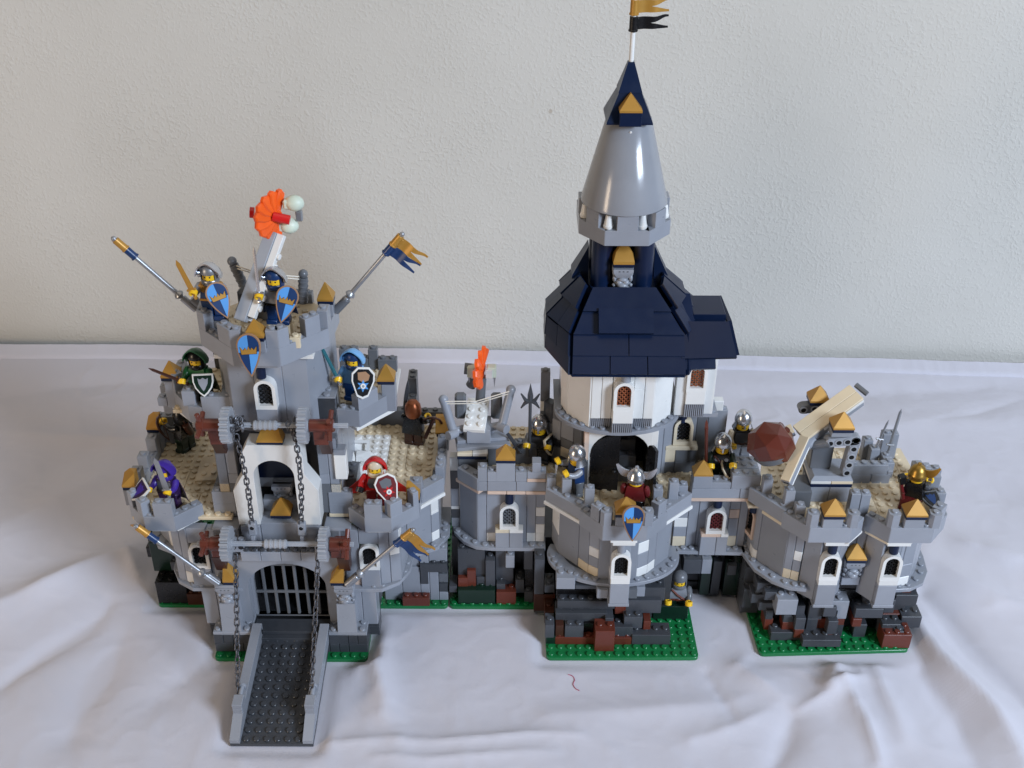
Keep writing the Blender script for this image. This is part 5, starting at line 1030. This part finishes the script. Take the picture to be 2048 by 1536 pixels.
def kite_shield(M, label, w=1.02, h=3.5):
    T = thing('kite_shield', label, 'shield', M=M, group='blue shields with a gold crown'); R = kite_pts(w, h); full = R+[(-x, z) for x, z in R[::-1]][1:-1]
    b = MB(); b.xz(full, -.1, .14, None, .05); part('shield_board', b, 'bronze', T)
    I = kite_pts(w*.86, h*.9); zc = -.02
    up = [p for p in I if p[1] > zc]; lo = [p for p in I if p[1] <= zc]
    wx = [p for p in I if p[1] > zc][-1][0]
    for s, top, bot in ((-1, 'lblue2', 'navy'), (1, 'navy', 'lblue2')):
        b = MB(); b.xz([(0, zc)]+[(s*x, z) for x, z in [(0, up[0][1])]+up[1:]+[(wx, zc)]], -.135, -.09, None, .01); part('field', b, top, T)
        b = MB(); b.xz([(0, zc), (s*wx, zc)]+[(s*x, z) for x, z in lo], -.135, -.09, None, .01); part('field', b, bot, T)
    cw = w*.60; z0 = -.05*h; ch = .17*h
    P = [(-cw, z0), (cw, z0), (cw*1.12, z0+ch), (cw*.72, z0+ch*.52), (cw*.42, z0+ch*.86), (cw*.22, z0+ch*.5), (0, z0+ch*1.05), (-cw*.22, z0+ch*.5), (-cw*.42, z0+ch*.86), (-cw*.72, z0+ch*.52), (-cw*1.12, z0+ch)]
    b = MB(); b.xz([(x*1.06, z-.03 if z < z0+.01 else z+.03) for x, z in P], -.15, -.12, None, .005); part('crown_outline', b, 'black', T)
    b = MB(); b.xz(P, -.165, -.14, None, .005); part('crown', b, 'gold', T)
mat('lblue2', (.09, .30, .66), .3); mat('navy', (.008, .035, .12), .3)
def shield_tri(M, label, rim='white', field='dgreen', emblem='lgray'):
    T = thing('shield', label, 'shield', M=M); O = [(1.0, .95), (1.0, .2), (.8, -.45), (.4, -1.0), (0, -1.35)]; O = O+[(-x, z) for x, z in O[::-1]][1:]
    part('shield_board', MB().xz(O, -.1, .12, None, .04), rim, T); part('field', MB().xz([(x*.84, z*.84) for x, z in O], -.13, -.09, None, .01), field, T)
    part('emblem', MB().xz([(-.5, .55), (-.25, .42), (0, .6), (.25, .42), (.5, .55), (.42, 0), (.15, -.55), (0, -.75), (-.15, -.55), (-.42, 0)], -.155, -.12, None, .01), emblem, T); part('handle', MB().box(-.12, .1, -.25, .12, .4, .25), rim, T)
def shield_hex(M, label, rim, field, e1, e2):
    T = thing('shield', label, 'shield', M=M); O = [(-.55, 1.35), (.55, 1.35), (1.1, .75), (1.1, .0), (.55, -1.5), (0, -1.75), (-.55, -1.5), (-1.1, .0), (-1.1, .75)]
    part('shield_board', MB().xz(O[::-1], -.1, .12, None, .04), rim, T); part('field', MB().xz([(x*.86, z*.86) for x, z in O[::-1]], -.13, -.09, None, .01), field, T)
    part('emblem', MB().xz([(-.55, .85), (.2, .95), (.62, .6), (.5, .1), (0, -.1), (-.5, .15)], -.155, -.12, None, .01), e1, T)
    b = MB(); P = []
    for i in range(12): t = i*math.pi/6; r = .62 if i % 2 else .3; P.append((r*math.cos(t), -.45+r*math.sin(t)))
    part('emblem', b.xz(P, -.165, -.13, None, .01), e2, T); b = MB(); b.cyl((0, -.1, -.45), (0, -.32, -.45), .26, 14); o = part('boss', b, 'white', T); sub('hole', MB().cyl((0, -.3, -.45), (0, -.335, -.45), .13, 12), 'steel', o)
def pole_arm(p0, p1, m, label, kind, name='spear'):
    d = Vector(p1)-Vector(p0); L = d.length; T = thing(name, label, 'spear', M=frame_dir(p0, d)); part('shaft', MB().cyl((0, 0, 0), (0, 0, L-1.0), .17, 10), m, T)
    b = MB()
    if kind == 'star':
        z = L-2.6; b.hull([(-.28, -.08, z+.6), (.28, -.08, z+.6), (-.3, -.08, z+1.5), (.3, -.08, z+1.5), (0, 0, z+3.0), (-.28, .08, z+.6), (.28, .08, z+.6), (-.3, .08, z+1.5), (.3, .08, z+1.5)])
        for s in (-1, 1):
            b.tube([(0, 0, z+.7), (s*.5, 0, z+.95), (s*.95, 0, z+1.7)], [.2, .2, .08], 8); b.tube([(0, 0, z+.9), (s*.55, 0, z+.55), (s*.95, 0, z-.05)], [.2, .2, .08], 8)
    else: b.hull([(-.2, 0, L-1.2), (.2, 0, L-1.2), (0, -.08, L-1.1), (0, .08, L-1.1), (-.14, 0, L-.4), (.14, 0, L-.4), (0, 0, L)])
    part('spear_head', b, m, T)
def bow(M, label, m='dbrown'):
    T = thing('bow', label, 'bow', M=M); b = MB(); b.tube([(0, .35, 1.9), (0, -.15, 1.3), (0, -.42, .6), (0, -.45, 0), (0, -.42, -.6), (0, -.15, -1.3), (0, .35, -1.9)], [.08, .14, .15, .17, .15, .14, .08], 8); part('bow_stave', b, m, T); part('bowstring', MB().tube([(0, .35, 1.9), (0, .42, 0), (0, .35, -1.9)], .05, 6), m, T)
def crossbow(M, label, m='dbrown', limbs=True):
    T = thing('crossbow', label, 'crossbow', M=M); part('stock', MB().box(-.16, -.2, -1.6, .16, .2, 1.2, .06), m, T); part('barrel', MB().box(-.2, -.35, .5, .5, .35, 1.5, .08), 'black', T) if not limbs else part('limbs', MB().tube([(-1.1, .0, .6), (-.6, -.1, 1.0), (0, -.15, 1.15), (.6, -.1, 1.0), (1.1, 0, .6)], .14, 8), m, T); part('trigger', MB().box(-.1, -.5, -.6, .1, -.15, -.45, .03), m, T)
Z3 = (0, 0, 1)
def SH(pos, rz=0, tilt=0, roll=0): return Matrix.Translation(pos) @ Matrix.Rotation(math.radians(rz), 4, 'Z') @ Matrix.Rotation(math.radians(tilt), 4, 'X') @ Matrix.Rotation(math.radians(roll), 4, 'Y')
B(G, -5.5, -1.6, 35.6, 2, 1.4, 1.2, mg); B(G, .4, -1.8, 35.6, 2, 1.4, 1.0, 'tan'); B(G, -8.5, .2, 26.02, 2, 1.4, .85, 'tan'); B(G, 6.6, .2, 26.02, 2, 1.4, .85, 'tan')
# --- two knights on the tall tower
_, H = fig('knight with raised silver visor and gold shoulder armour on the round tower top', (-4.5, -.9, 37.1), -6, 'navy', 'navy', 'lgray', (62, 55), (('helmet', helm_closed, 'steel'), ('visor', visor_up, 'silver'), ('armour', pauldron, 'gold'), ('belt', belt, 'gold')))
sword(H[-1], (-.28, -.1, 1), 'gold', 'golden sword held upright by the knight with gold shoulders', 3.6, .26, 'gold')
kite_shield(SH(H[1]+Vector((.2, -.35, .0)), 18, -28, -14), 'blue crown shield held by the knight with gold shoulders')
_, H = fig('knight in dark blue cape and silver visor helmet on the round tower top', (1.4, -1.15, 36.8), -5, 'navy', 'lgray', 'lgray', (66, 58), (('helmet', helm_closed, 'navy'), ('visor', visor_up, 'silver'), ('cape', cape, 'navy'), ('breastplate', breast, 'lgray'), ('belt', belt, 'black')))
sword(H[-1], (.02, .0, 1), 'silver', 'long silver sword held upright by the knight in the dark blue cape', 5.0, .15, 'silver')
kite_shield(SH(H[1]+Vector((.3, -.35, .0)), 12, -28, 20), 'blue crown shield tilted in the left hand of the dark blue caped knight')
kite_shield(SH((-.45, -6.25, 36.6), 0, -18, -4), 'blue crown shield mounted below the gold pyramid on the tall tower battlement', 1.1, 4.0)
kite_shield(SH((34.65, -7.4, 18.6), 3, -18, 2), 'blue crown shield mounted on the battlement of the front tower', 1.1, 3.7)
# --- balcony
_, H = fig('knight all in green with a brown sword on the balcony', (-7.5, .9, 27.05), -10, 'dgreen', 'grn', 'grn', (40, 45), (('helmet', helm_closed, 'black'), ('visor', visor_up, 'grn'), ('cape', cape, 'grn')))
sword(H[-1], (-.85, -.1, .5), 'dbrown', 'brown sword pointing aside in the hand of the green knight', 3.4, .2, 'dbrown')
shield_tri(SH(H[1]+Vector((.1, -.35, .15)), 5, -16), 'small pointed shield with white rim and grey beast emblem held by the green knight')
_, H = fig('knight all in light blue holding a teal sword on the balcony', (7.6, 1.0, 27.05), -12, 'blue', 'lblue', 'lblue', (50, 60), (('helmet', helm_closed, 'navy'), ('visor', visor_up, 'lblue'), ('cape', cape, 'lblue')))
sword(H[-1], (-.36, 0, 1), 'transblue', 'transparent teal sword with silver hilt held by the light blue knight', 4.3, .2, 'silver')
shield_hex(SH(H[1]+Vector((.35, -.4, .1)), 14, -22, 8), 'angular white rimmed shield with brown bear and blue field beside the light blue knight', 'white', 'black', 'bronze', 'lblue2')
# --- flank towers
_, H = fig('knight in purple with hooded helmet on the flank tower of the gate', (-11.5, -2.2, 16.02), -18, 'dpurple', 'dpurple', 'purple', (48, 55), (('helmet', helm_closed, 'purple'), ('visor', visor_up, 'purple'), ('cape', cape, 'dpurple'), ('breastplate', breast, 'mgray')))
sword(H[1], (-.12, -.05, 1), 'steel', 'broad grey blade held upright by the purple knight', 4.4, .3, 'steel', 'broad_sword')
shield_tri(SH(H[-1]+Vector((-.7, -.3, .1)), -50, -48, 10), 'purple shield with white rim held low by the purple knight', 'white', 'dpurple', 'purple')
_, H = fig('knight in red with a spread red cape on the flank tower of the gate', (9.4, -2.2, 16.6), 4, 'dred', 'red', 'red', ((38, 18), 62), (('helmet', helm_closed, 'cream'), ('visor', visor_up, 'red'), ('cape', widecape, 'red'), ('breastplate', breast, 'mgray')), hands='black')
shield_hex(SH(H[1]+Vector((.1, -.45, .1)), 16, -25, -14), 'angular white rimmed red shield with grey dragon emblem held by the red knight', 'white', 'dred', 'mgray', 'red')
_, H = fig('archer in black with quiver drawing a brown bow on the gatehouse wing', (-12.3, 7.6, 16.02), -118, 'dgreen', 'black', 'black', (75, 80), (('helmet', hair_hood, 'black'), ('quiver', quiver, 'dbrown')))
bow(SH((-14.2, 6.6, 19.6), -110, 0, 12), 'brown bow drawn by the black archer beside the gold corner')
_, H = fig('soldier with copper hood and long black coat seen from behind', (12.3, 9.0, 16.02), 165, 'dbrown', 'black', 'black', (40, 70), (('hood', hair_hood, 'copper'), ('coat', coat, 'black')))
crossbow(SH((14.2, 8.0, 19.0), 20, 0, 25), 'brown crossbow held out by the copper hooded soldier')
scimitar((11.3, 9.9, 19.6), (.05, 0, 1), 'dgray', 'dark curved sword standing beside the copper hooded soldier', 4.0)
# --- low wall and front tower
_, H = fig('dark soldier with silver pointed helmet carrying a star headed halberd', (25.8, 5.8, 16.02), -8, 'dgray', 'black', 'mgray', (50, 50), (('helmet', kettle, 'silver'), ('mail', breast, 'dgray'), ('cape', cape, 'dgray')))
pole_arm((24.8, 5.0, 17.2), (24.8, 5.0, 26.0), 'dgray', 'tall dark halberd with star shaped head beside the dark soldier', 'star', 'halberd')
shield_tri(SH((26.9, 4.8, 18.9), 62, -12, 4), 'black shield seen edge on beside the halberd soldier', 'cream', 'black', 'dgray')
_, H = fig('soldier with domed silver helmet turned aside with outstretched yellow hand', (29.5, .4, 16.02), -70, 'mgray', 'navy', 'lgray', (72, 70), (('helmet', kettle, 'silver'),))
_, H = fig('king with winged silver helmet and dark red robe seen from behind', (35.2, -3.0, 16.02), 168, 'black', 'dred', 'dred', (4, 6), (('helmet', winged, 'silver'), ('wings', wings, 'silver')), face=False)
_, H = fig('soldier with silver nose guard helmet between gold pyramid and boulder', (44.6, 2.6, 16.02), -6, 'dgreen', 'black', 'dgreen', (45, 55), (('helmet', kettle, 'silver'), ('strap', strap, 'brown'), ('brooches', dots, 'lgray')))
pole_arm((43.0, 1.9, 18.2), (42.6, 2.4, 23.8), 'brown', 'brown spear held by the soldier beside the gold pyramid', 'leaf')
shield_tri(SH((45.4, 1.7, 18.3), 30, -52, 34), 'dark shield lying low against the soldier with round brooches', 'cream', 'black', 'dgreen')
_, H = fig('soldier with tall silver helmet and black tunic behind the boulder', (47.1, 5.6, 16.9), 4, 'lgray', 'black', 'cream', (20, 25), (('helmet', kettle, 'silver'), ('tunic', breast, 'dgray'), ('belt', belt, 'dbrown')))
_, H = fig('soldier with golden winged helmet behind the corner castle battlement', (63.2, -2.2, 16.02), 150, 'dred', 'black', 'dgray', (55, 40), (('helmet', winged, 'goldm'), ('wings', wing, 'goldm')), face=False)
crossbow(SH((61.75, -2.6, 19.2), 10, 0, -16), 'dark red crossbow held upright by the golden helmet soldier', 'dred', False)
shield_tri(SH((64.9, -2.9, 17.9), 20, -72, 6), 'navy shield lying flat beside the golden helmet soldier', 'mgray', 'black', 'navy')
_, H = fig('grey soldier in chain mail standing in the rock gap beside the front tower', (41.0, -.9, .85), -4, 'dgreen', 'lgray', 'mgray', (22, 22), (('helmet', helm_closed, 'mgray'), ('strap', strap, 'brown'), ('belt', belt, 'brown')))
sword((62.75, 5.0, 18.6), (.08, .02, 1), 'steel', 'thin grey blade standing upright on the corner castle wall', 4.9, .2, 'steel'); sword((61.3, 4.6, 19.6), (.22, .02, 1), 'steel', 'short grey blade leaning on the corner castle wall', 2.9, .14, 'silver')
sword((23.6, 5.0, 18.2), (-.62, .1, 1), 'dgray', 'plain dark blade leaning on the wall by the halberd soldier', 2.6, .24, 'dgray')

# ================================================================ flags
def flag_me(m):
    b = MB(); n = 14; L = 3.0
    def ztop(t): return .42-.04*math.sin(t*7)
    vs = []; fs = []
    for k in range(2):            # two tails that share a root
        for i in range(n+1):
            t = i/n; x = .2+L*t; y = .16*math.sin(t*8.5)*min(1, t*3); sp = max(0, (t-.42)/.58)
            c = (.26+.20*sp+.06*math.sin(t*9)*sp)*(1 if k else -1); hw = .265*(1-.72*sp)
            for dy in (-.06, .06): vs += [(x, y+dy, c-hw), (x, y+dy, c+hw)]
        o = k*(n+1)*4
        for i in range(n):
            a = o+i*4; e = a+4; fs += [(a, e, e+1, a+1), (a+2, a+3, e+3, e+2), (a, a+2, e+2, e), (a+1, e+1, e+3, a+3)]
        fs += [(o, o+1, o+3, o+2), (o+n*4, o+n*4+2, o+n*4+3, o+n*4+1)]
    b.add(vs, fs); b.cyl((0, 0, -.62), (0, 0, .62), .36, 14); b.cyl((0, 0, -.66), (0, 0, -.5), .42, 14); b.box(0, -.1, -.42, .5, .1, .42, .03); return b
def flag(p0, p1, d, label, m1='gold', m2='navy', pole='steel', s1=.8, s2=1.9, hilt=True, group='flags on slanted poles', sc=1.0):
    z = (Vector(p1)-Vector(p0)); L = z.length; z.normalize(); x = Vector(d); x = (x-z*x.dot(z)).normalized(); y = z.cross(x)
    M = Matrix((x, y, z)).transposed().to_4x4(); M.translation = Vector(p0)
    T = thing('flag', label, 'flag', M=M, group=group); b = MB(); b.cyl((0, 0, 0), (0, 0, L), .22, 12); b.sphere((0, 0, L), .25, 10, 6); part('pole', b, pole, T)
    if hilt: b = MB(); b.lathe([(.2, 1.6), (.5, 1.9), (.42, 2.1), (.2, 2.3)], 14); b.cyl((0, 0, -.2), (0, 0, 1.5), .34, 12); part('hilt', b, pole, T)
    for mm, s in ((m1, s1), (m2, s2)): part('pennant', flag_me(mm), mm, T, (0, 0, L-s))
flag((6.4, 1.9, 36.6), (12.8, 1.9, 44.3), (.76, -.05, -.62), 'gold and blue flag streaming from a pole on the tower beside the gold pyramid')
flag((-7.2, 1.9, 36.5), (-13.6, 1.9, 43.7), (-.36, .96, -.50), 'gold and blue flag seen end on, on a pole by the gold shouldered knight')
flag((6.5, -6.9, 9.9), (13.35, -6.9, 16.9), (.80, -.05, -.72), 'gold and blue flag streaming from a pole at the foot of the red knight tower')
flag((-6.7, -6.9, 9.9), (-13.6, -6.9, 17.2), (-.36, .87, -.75), 'gold and blue flag seen end on, on a pole below the purple knight')
flag((33.15, 6, 58.9), (33.15, 6, 66.6), (1, .25, 0), 'gold and black flag flying from the white pole on the spire', 'gold', 'black', 'white', 2.9, 4.3, False, None)

# ================================================================ engines of war
def fan(T, M, r=2.0, n=9, a0=60, a1=300, m='orange'):
    """neon orange flame fan of overlapping blades round a hub"""
    for i in range(n):
        t = math.radians(a0+(a1-a0)*i/(n-1)); b = MB()
        P = [(.2, -.34), (r*.5, -.60), (r*.85, -.60), (r, -.1), (r*.95, .30), (r*.6, .5), (.2, .34)]
        b.xz(P, -.22, .22, None, .14)
        Q = M @ Matrix.Rotation(-t, 4, 'Y') @ Matrix.Rotation(.25, 4, 'X'); o = part('flame_blade', b, m, T); Q.translation = Q.translation; L = Q.copy(); L.translation = (L.translation-BASE[T])*U; o.matrix_local = L
    o = part('fan_hub', MB().cyl((0, -.3, 0), (0, .3, 0), .5, 14), m, T); L = M.copy(); L.translation = (L.translation-BASE[T])*U; o.matrix_local = L
def oriented(name, mb, m, T, M):
    o = part(name, mb, m, T); L = M.copy(); L.translation = (L.translation-BASE[T])*U; o.matrix_local = L; return o
# tower top: long throwing arm
C1 = thing('catapult', 'catapult with long grey and white arm and orange fan on the tall tower', 'catapult', (-1, 0, 35.6), group='catapults on the castle tops')
A = Vector((-1.75, -2.6, 37.7)); Z = Vector((1.15, 1.6, 44.6)); M = frame_dir(A, Z-A, (-.35, -1, 0)); L = (Z-A).length
oriented('arm_beam', MB().box(-.55, -.6, 0, .55, .2, L, .04), 'axle', C1, M)
b = MB(); b.box(-.5, .2, .2, 1.05, .62, L, .04); b.box(.56, -.45, .6, 1.25, .2, L, .04)
for k in range(int(L)-2): b.lathe([(.3, 0), (.3, .2), (.26, .24)], 12, Matrix.Translation((1.25, -.1, 1.6+k)) @ Matrix.Rotation(math.pi/2, 4, 'Y'))
oriented('arm_plate', b, 'white', C1, M)
oriented('arm_edge', MB().box(-.75, .1, 2.5, -.56, .5, L, .03), 'cream', C1, M)
fc = Vector((1.55, 1.7, 46.2)); fan(C1, Matrix.Translation(fc) @ Matrix.Rotation(.85, 4, 'Z'), 2.4, 9, 72, 268)
part('pin', MB().cyl((-.2, -.5, .1), (1.3, -.5, -.25), .44, 14), 'red', C1, fc); part('pin_end', MB().cyl((-2.3, -.2, .35), (-1.9, -.16, .3), .5, 14), 'red', C1, fc)
for dz, dx in ((1.05, 1.7), (-1.15, 1.0)): part('claw', MB().sphere((0, 0, 0), .78, 14, 8, (1.15, .9, .95)).box(-1.0, -.45, -.5, .1, .45, .4, .15), 'glow', C1, fc+Vector((dx, .3, dz)))
part('claw_joint', MB().box(-.3, -.3, -.5, .3, .3, .5, .1), 'steel', C1, fc+Vector((2.0, .4, -.2)))
for (p, q) in (((-2.3, 3, 37.6), (-3.25, 3, 40.6)), ((2.9, 3, 36.6), (3.15, 3, 39.3))):
    b = MB(); p = Vector(p); q = Vector(q); b.cyl(p, q, .45, 14)
    for k in range(5): a_ = p.lerp(q, .1+.18*k); b.cyl(a_, a_+(q-p)*.06, .5, 14)
    b.sphere(q+(q-p).normalized()*.35, .46, 14, 8); part('post', b, mg, C1)
for zz in (.0, .3):
    part('rubber_band', MB().tube([(-3.2, 2.9, 40.6-zz), (-.3, 1.2, 40.5-zz*.5), (3.1, 2.9, 39.4-zz)], .06, 6), 'rubber', C1)
part('seat', MB().box(-.9, -.6, 0, .9, .6, 2.2, .35), 'mgray', C1, (-2.0, 1.8, 36.6)); B(C1, -3.2, 1.2, 35.6, 5, 3, 1, mg)
# crossbow engine on the low wall
C2 = thing('catapult', 'crossbow engine with sloping grey posts and orange fan on the low wall', 'catapult', (19.5, 6, 19), group='catapults on the castle tops')
seg(C2, (17.2, 4.6), (22.6, 5.4), 19.0, 1/3, lg, 2.6, studs=5, name='base_plate')
part('base_block', MB().box(18.2, 4.6, 19.1, 20.7, 7.4, 20.8, .05), lg, C2)
b = MB(); b.box(-1.15, -2.2, 0, 1.15, 2.2, .5, .04)
for i in (-.6, .6):
    for j in range(4): b.stud(i, -1.5+j, .5)
o = part('bed', b, 'white', C2, (19.2, 6.7, 21.1), rot=(.28, 0, -.1))
for s, lo, hi in ((-1, (16.8, 5.0, 20.4), (15.8, 6.0, 23.7)), (1, (21.9, 5.2, 21.1), (22.8, 6.4, 24.7))):
    lo = Vector(lo); hi = Vector(hi); b = MB(); b.cyl(lo, hi, .46, 14); b.sphere(hi, .52, 14, 8); b.cyl(lo+Vector((-s*.3, -.1, -.1)), lo+Vector((s*.5, -.9, .0)), .5, 14); b.cyl(lo, Vector((19.3+s*1.1, 5.8, 20.3)), .42, 12); part('post', b, lg, C2)
    part('seat', MB().box(-.6, -.6, 0, .6, .6, 2.9, .25), 'mgray', C2, (19.4+s*1.9, 7.4, 20.6))
for dz in (0, -.28): part('rubber_band', MB().tube([(15.8, 5.6, 23.7+dz), (19.3, 5.4, 23.9+dz), (22.8, 6.0, 24.8+dz)], .06, 6), 'rubber', C2)
fc = Vector((19.8, 6.6, 27.2)); fan(C2, Matrix.Translation(fc) @ Matrix.Rotation(math.radians(74), 4, 'Z'), 2.3, 7, 30, 250)
for s in (-1, 1): part('claw', MB().box(-.5, -.5, -.6, .5, .5, .6, .1), 'glow', C2, fc+Vector((s*1.0, -.1, -.3))); part('claw_face', MB().box(-.35, -.1, -.5, .35, .1, .5, .03), 'white', C2, fc+Vector((s*.75, -.65, -.35))); part('claw_tip', MB().hull([(-.15, 0, 0), (.15, 0, 0), (0, .4, 0), (0, .2, -1.6), (0, 0, -.2)]), 'steel', C2, fc+Vector((s*1.3, -.2, -.8)))
for p, q, r in (((18.6, 6.9, 24.8), (19.4, 6.8, 26.3), .55), ((19.6, 6.6, 23.2), (19.8, 6.6, 26.2), .5), ((18.0, 6.8, 27.0), (18.9, 6.8, 26.9), .6)): part('linkage', MB().cyl(p, q, r, 12), 'mgray', C2)
# corner castle: boulder thrower
C3 = thing('catapult', 'catapult with tan forked arm and grey angled beams on the corner castle', 'catapult', (55, 0.5, 19.1), group='catapults on the castle tops')
def liftarm(T, x, y, pts, m=lg):
    """studless beam with rounded ends and round holes, in the x-z plane"""
    for i, (pa, pb) in enumerate(pts):
        d = Vector((pb[0]-pa[0], 0, pb[1]-pa[1])); L = d.length; d.normalize(); u = Vector((-d.z, 0, d.x)); P = []
        for c, base in ((Vector((pa[0], 0, pa[1])), 1), (Vector((pb[0], 0, pb[1])), -1)):
            for k in range(9):
                t = math.pi/2+math.pi*k/8; P.append(c+(d*math.cos(t)*base+u*math.sin(t)*base)*.5)
        b = MB(); b.xz([(p.x, p.z) for p in P], 0, .9, None, .05); o = part('angled_beam', b, m, T, (x, y, 0)); n = int(round(L))
        for k in range(n+1):
            c = Vector((pa[0], 0, pa[1])).lerp(Vector((pb[0], 0, pb[1])), k/max(1, n)); q = MB(); s = MB()
            s.lathe([(.27, 0), (.40, 0), (.40, .08), (.27, .08), (.27, 0)], 16, Matrix.Translation((c.x, .01, c.z)) @ Matrix.Rotation(math.pi/2, 4, 'X'), 0, 2*math.pi); q.cyl((c.x, .03, c.z), (c.x, -.02, c.z), .27, 14); sub('pin_hole', q, 'blackmat', o); sub('hole_rim', s, 'axle', o)  # flat matt black disc paints the shade inside each hole
liftarm(C3, 0, -1.0, [((56.6, 19.7), (56.9, 23.6)), ((54.4, 23.3), (56.9, 23.6))]); liftarm(C3, 0, 3.6, [((52.6, 24.2), (54.8, 24.5)), ((54.8, 20.0), (54.8, 24.5))], mg)
B(C3, 54.3, -1.1, 24.1, 2.1, 1.2, .6, lg, False); pyramid(C3, 55.35, -.5, 24.82, 2.1, 1.9, 1.5); pyramid(C3, 54.0, 4.0, 25.0, 2.0, 1.8, 1.5)
P0, P1 = Vector((51.55, .2, 23.6)), Vector((57.3, 2.6, 27.0)); M = frame_dir(P0, P1-P0, (-.3, -.45, 1)); L = (P1-P0).length
for k in (-1, 1): oriented('arm_plank', MB().box(-.52 if k > 0 else -.52, -.25, 0, .52, .1, L, .04), 'tan', C3, M @ Matrix.Translation((k*.53, 0, 0)))
oriented('arm_core', MB().box(-1.0, .1, .2, 1.0, 1.3, L, .04), lg, C3, M); oriented('arm_tile', MB().box(-1.08, .1, 2.2, -1.0, .5, L, .02), 'white', C3, M); oriented('arm_tile', MB().box(1.0, .1, 2.2, 1.08, .5, L, .02), 'white', C3, M)
part('axle_rod', MB().cyl((57.4, 3.6, 27.3), (58.4, 2.6, 26.8), .28, 12), mg, C3)
for k, lo in ((1, (49.9, -3.6, 20.5)), (-1, (48.8, .6, 22.6))):
    lo = Vector(lo); hi = P0+Vector((.55, -.55, -.1)) if k > 0 else P0+Vector((-.5, .6, .1)); M2 = frame_dir(lo, hi-lo, (-.6, -.45, .8)); L2 = (hi-lo).length
    oriented('fork', MB().box(-.5, -.45, 0, .5, -.25, L2, .03), 'tan', C3, M2); oriented('fork_side', MB().box(-.48, -.25, -.1, .48, .45, L2, .04), lg, C3, M2); oriented('fork_edge', MB().box(-.5, .45, 0, .5, .6, L2*.9, .03), 'white', C3, M2)
    if k > 0: oriented('fork_end', MB().box(-.3, -.2, -.13, .3, .2, -.08, .01), 'black', C3, M2)
part('linkage', MB().cyl((52.0, -.7, 22.6), (53.0, .2, 22.9), .5, 12), lg, C3); part('linkage', MB().cyl((52.8, -.2, 22.5), (54.4, -.8, 23.3), .45, 12), mg, C3); part('pivot_block', MB().box(53.2, .5, 19.1, 55.4, 2.2, 22.6, .1), mg, C3)
b = MB(); b.lathe([(.2, 0), (1.3, .25), (1.9, .9), (1.8, 1.0), (1.2, .45), (.2, .25)], 18); oriented('sling_dish', b, mg, C3, Matrix.Translation((49.0, -1.6, 21.2)) @ Matrix.Rotation(-.35, 4, 'X') @ Matrix.Rotation(-.25, 4, 'Y'))
random.seed(11); b = MB(); pts = []
for i in range(25):
    z = 1-2*(i+.5)/25; t = i*2.39996; r = math.sqrt(1-z*z); k = 2.42*random.uniform(.90, 1.03); pts.append((r*math.cos(t)*k, r*math.sin(t)*k*.95, z*k*1.02))
b.hull(pts); mat('rustbrown', (.115, .026, .016), .2); R = thing('boulder', 'brown faceted toy boulder with studs on the catapult sling', 'boulder', (48.5, -1.2, 23.4)); part('rock_shell', b, 'rustbrown', R, (48.5, -1.2, 23.4), ang=10)
for dx, dy, dz in ((.75, .3, 2.0), (1.5, .2, 1.55), (1.0, .9, 1.7), (1.7, .8, 1.2)): b = MB(); b.lathe([(.32, -.5), (.32, .18), (.28, .22)], 12, Matrix.Rotation(.6, 4, 'Y')); part('stud', b, 'rustbrown', R, (48.5+dx*.9, -1.2+dy, 23.4+dz*.9))
# a stray thread lying on the cloth before the front tower
TP_ = [(28.85, -9.9), (29.2, -10.0), (29.42, -10.2), (29.5, -10.6), (29.35, -10.95), (29.3, -11.2), (29.42, -11.55), (29.6, -11.8), (29.9, -12.0)]
mat('pinkthread', (.42, .10, .16), .8)
b = MB(); b.tube([(x-29.4, y+11, cloth_z(x, y)+.045) for x, y in TP_], .045, 6)
solo('thread', b, 'pinkthread', 'short pink thread lying curled on the white cloth', 'thread', (29.4, -11, 0))
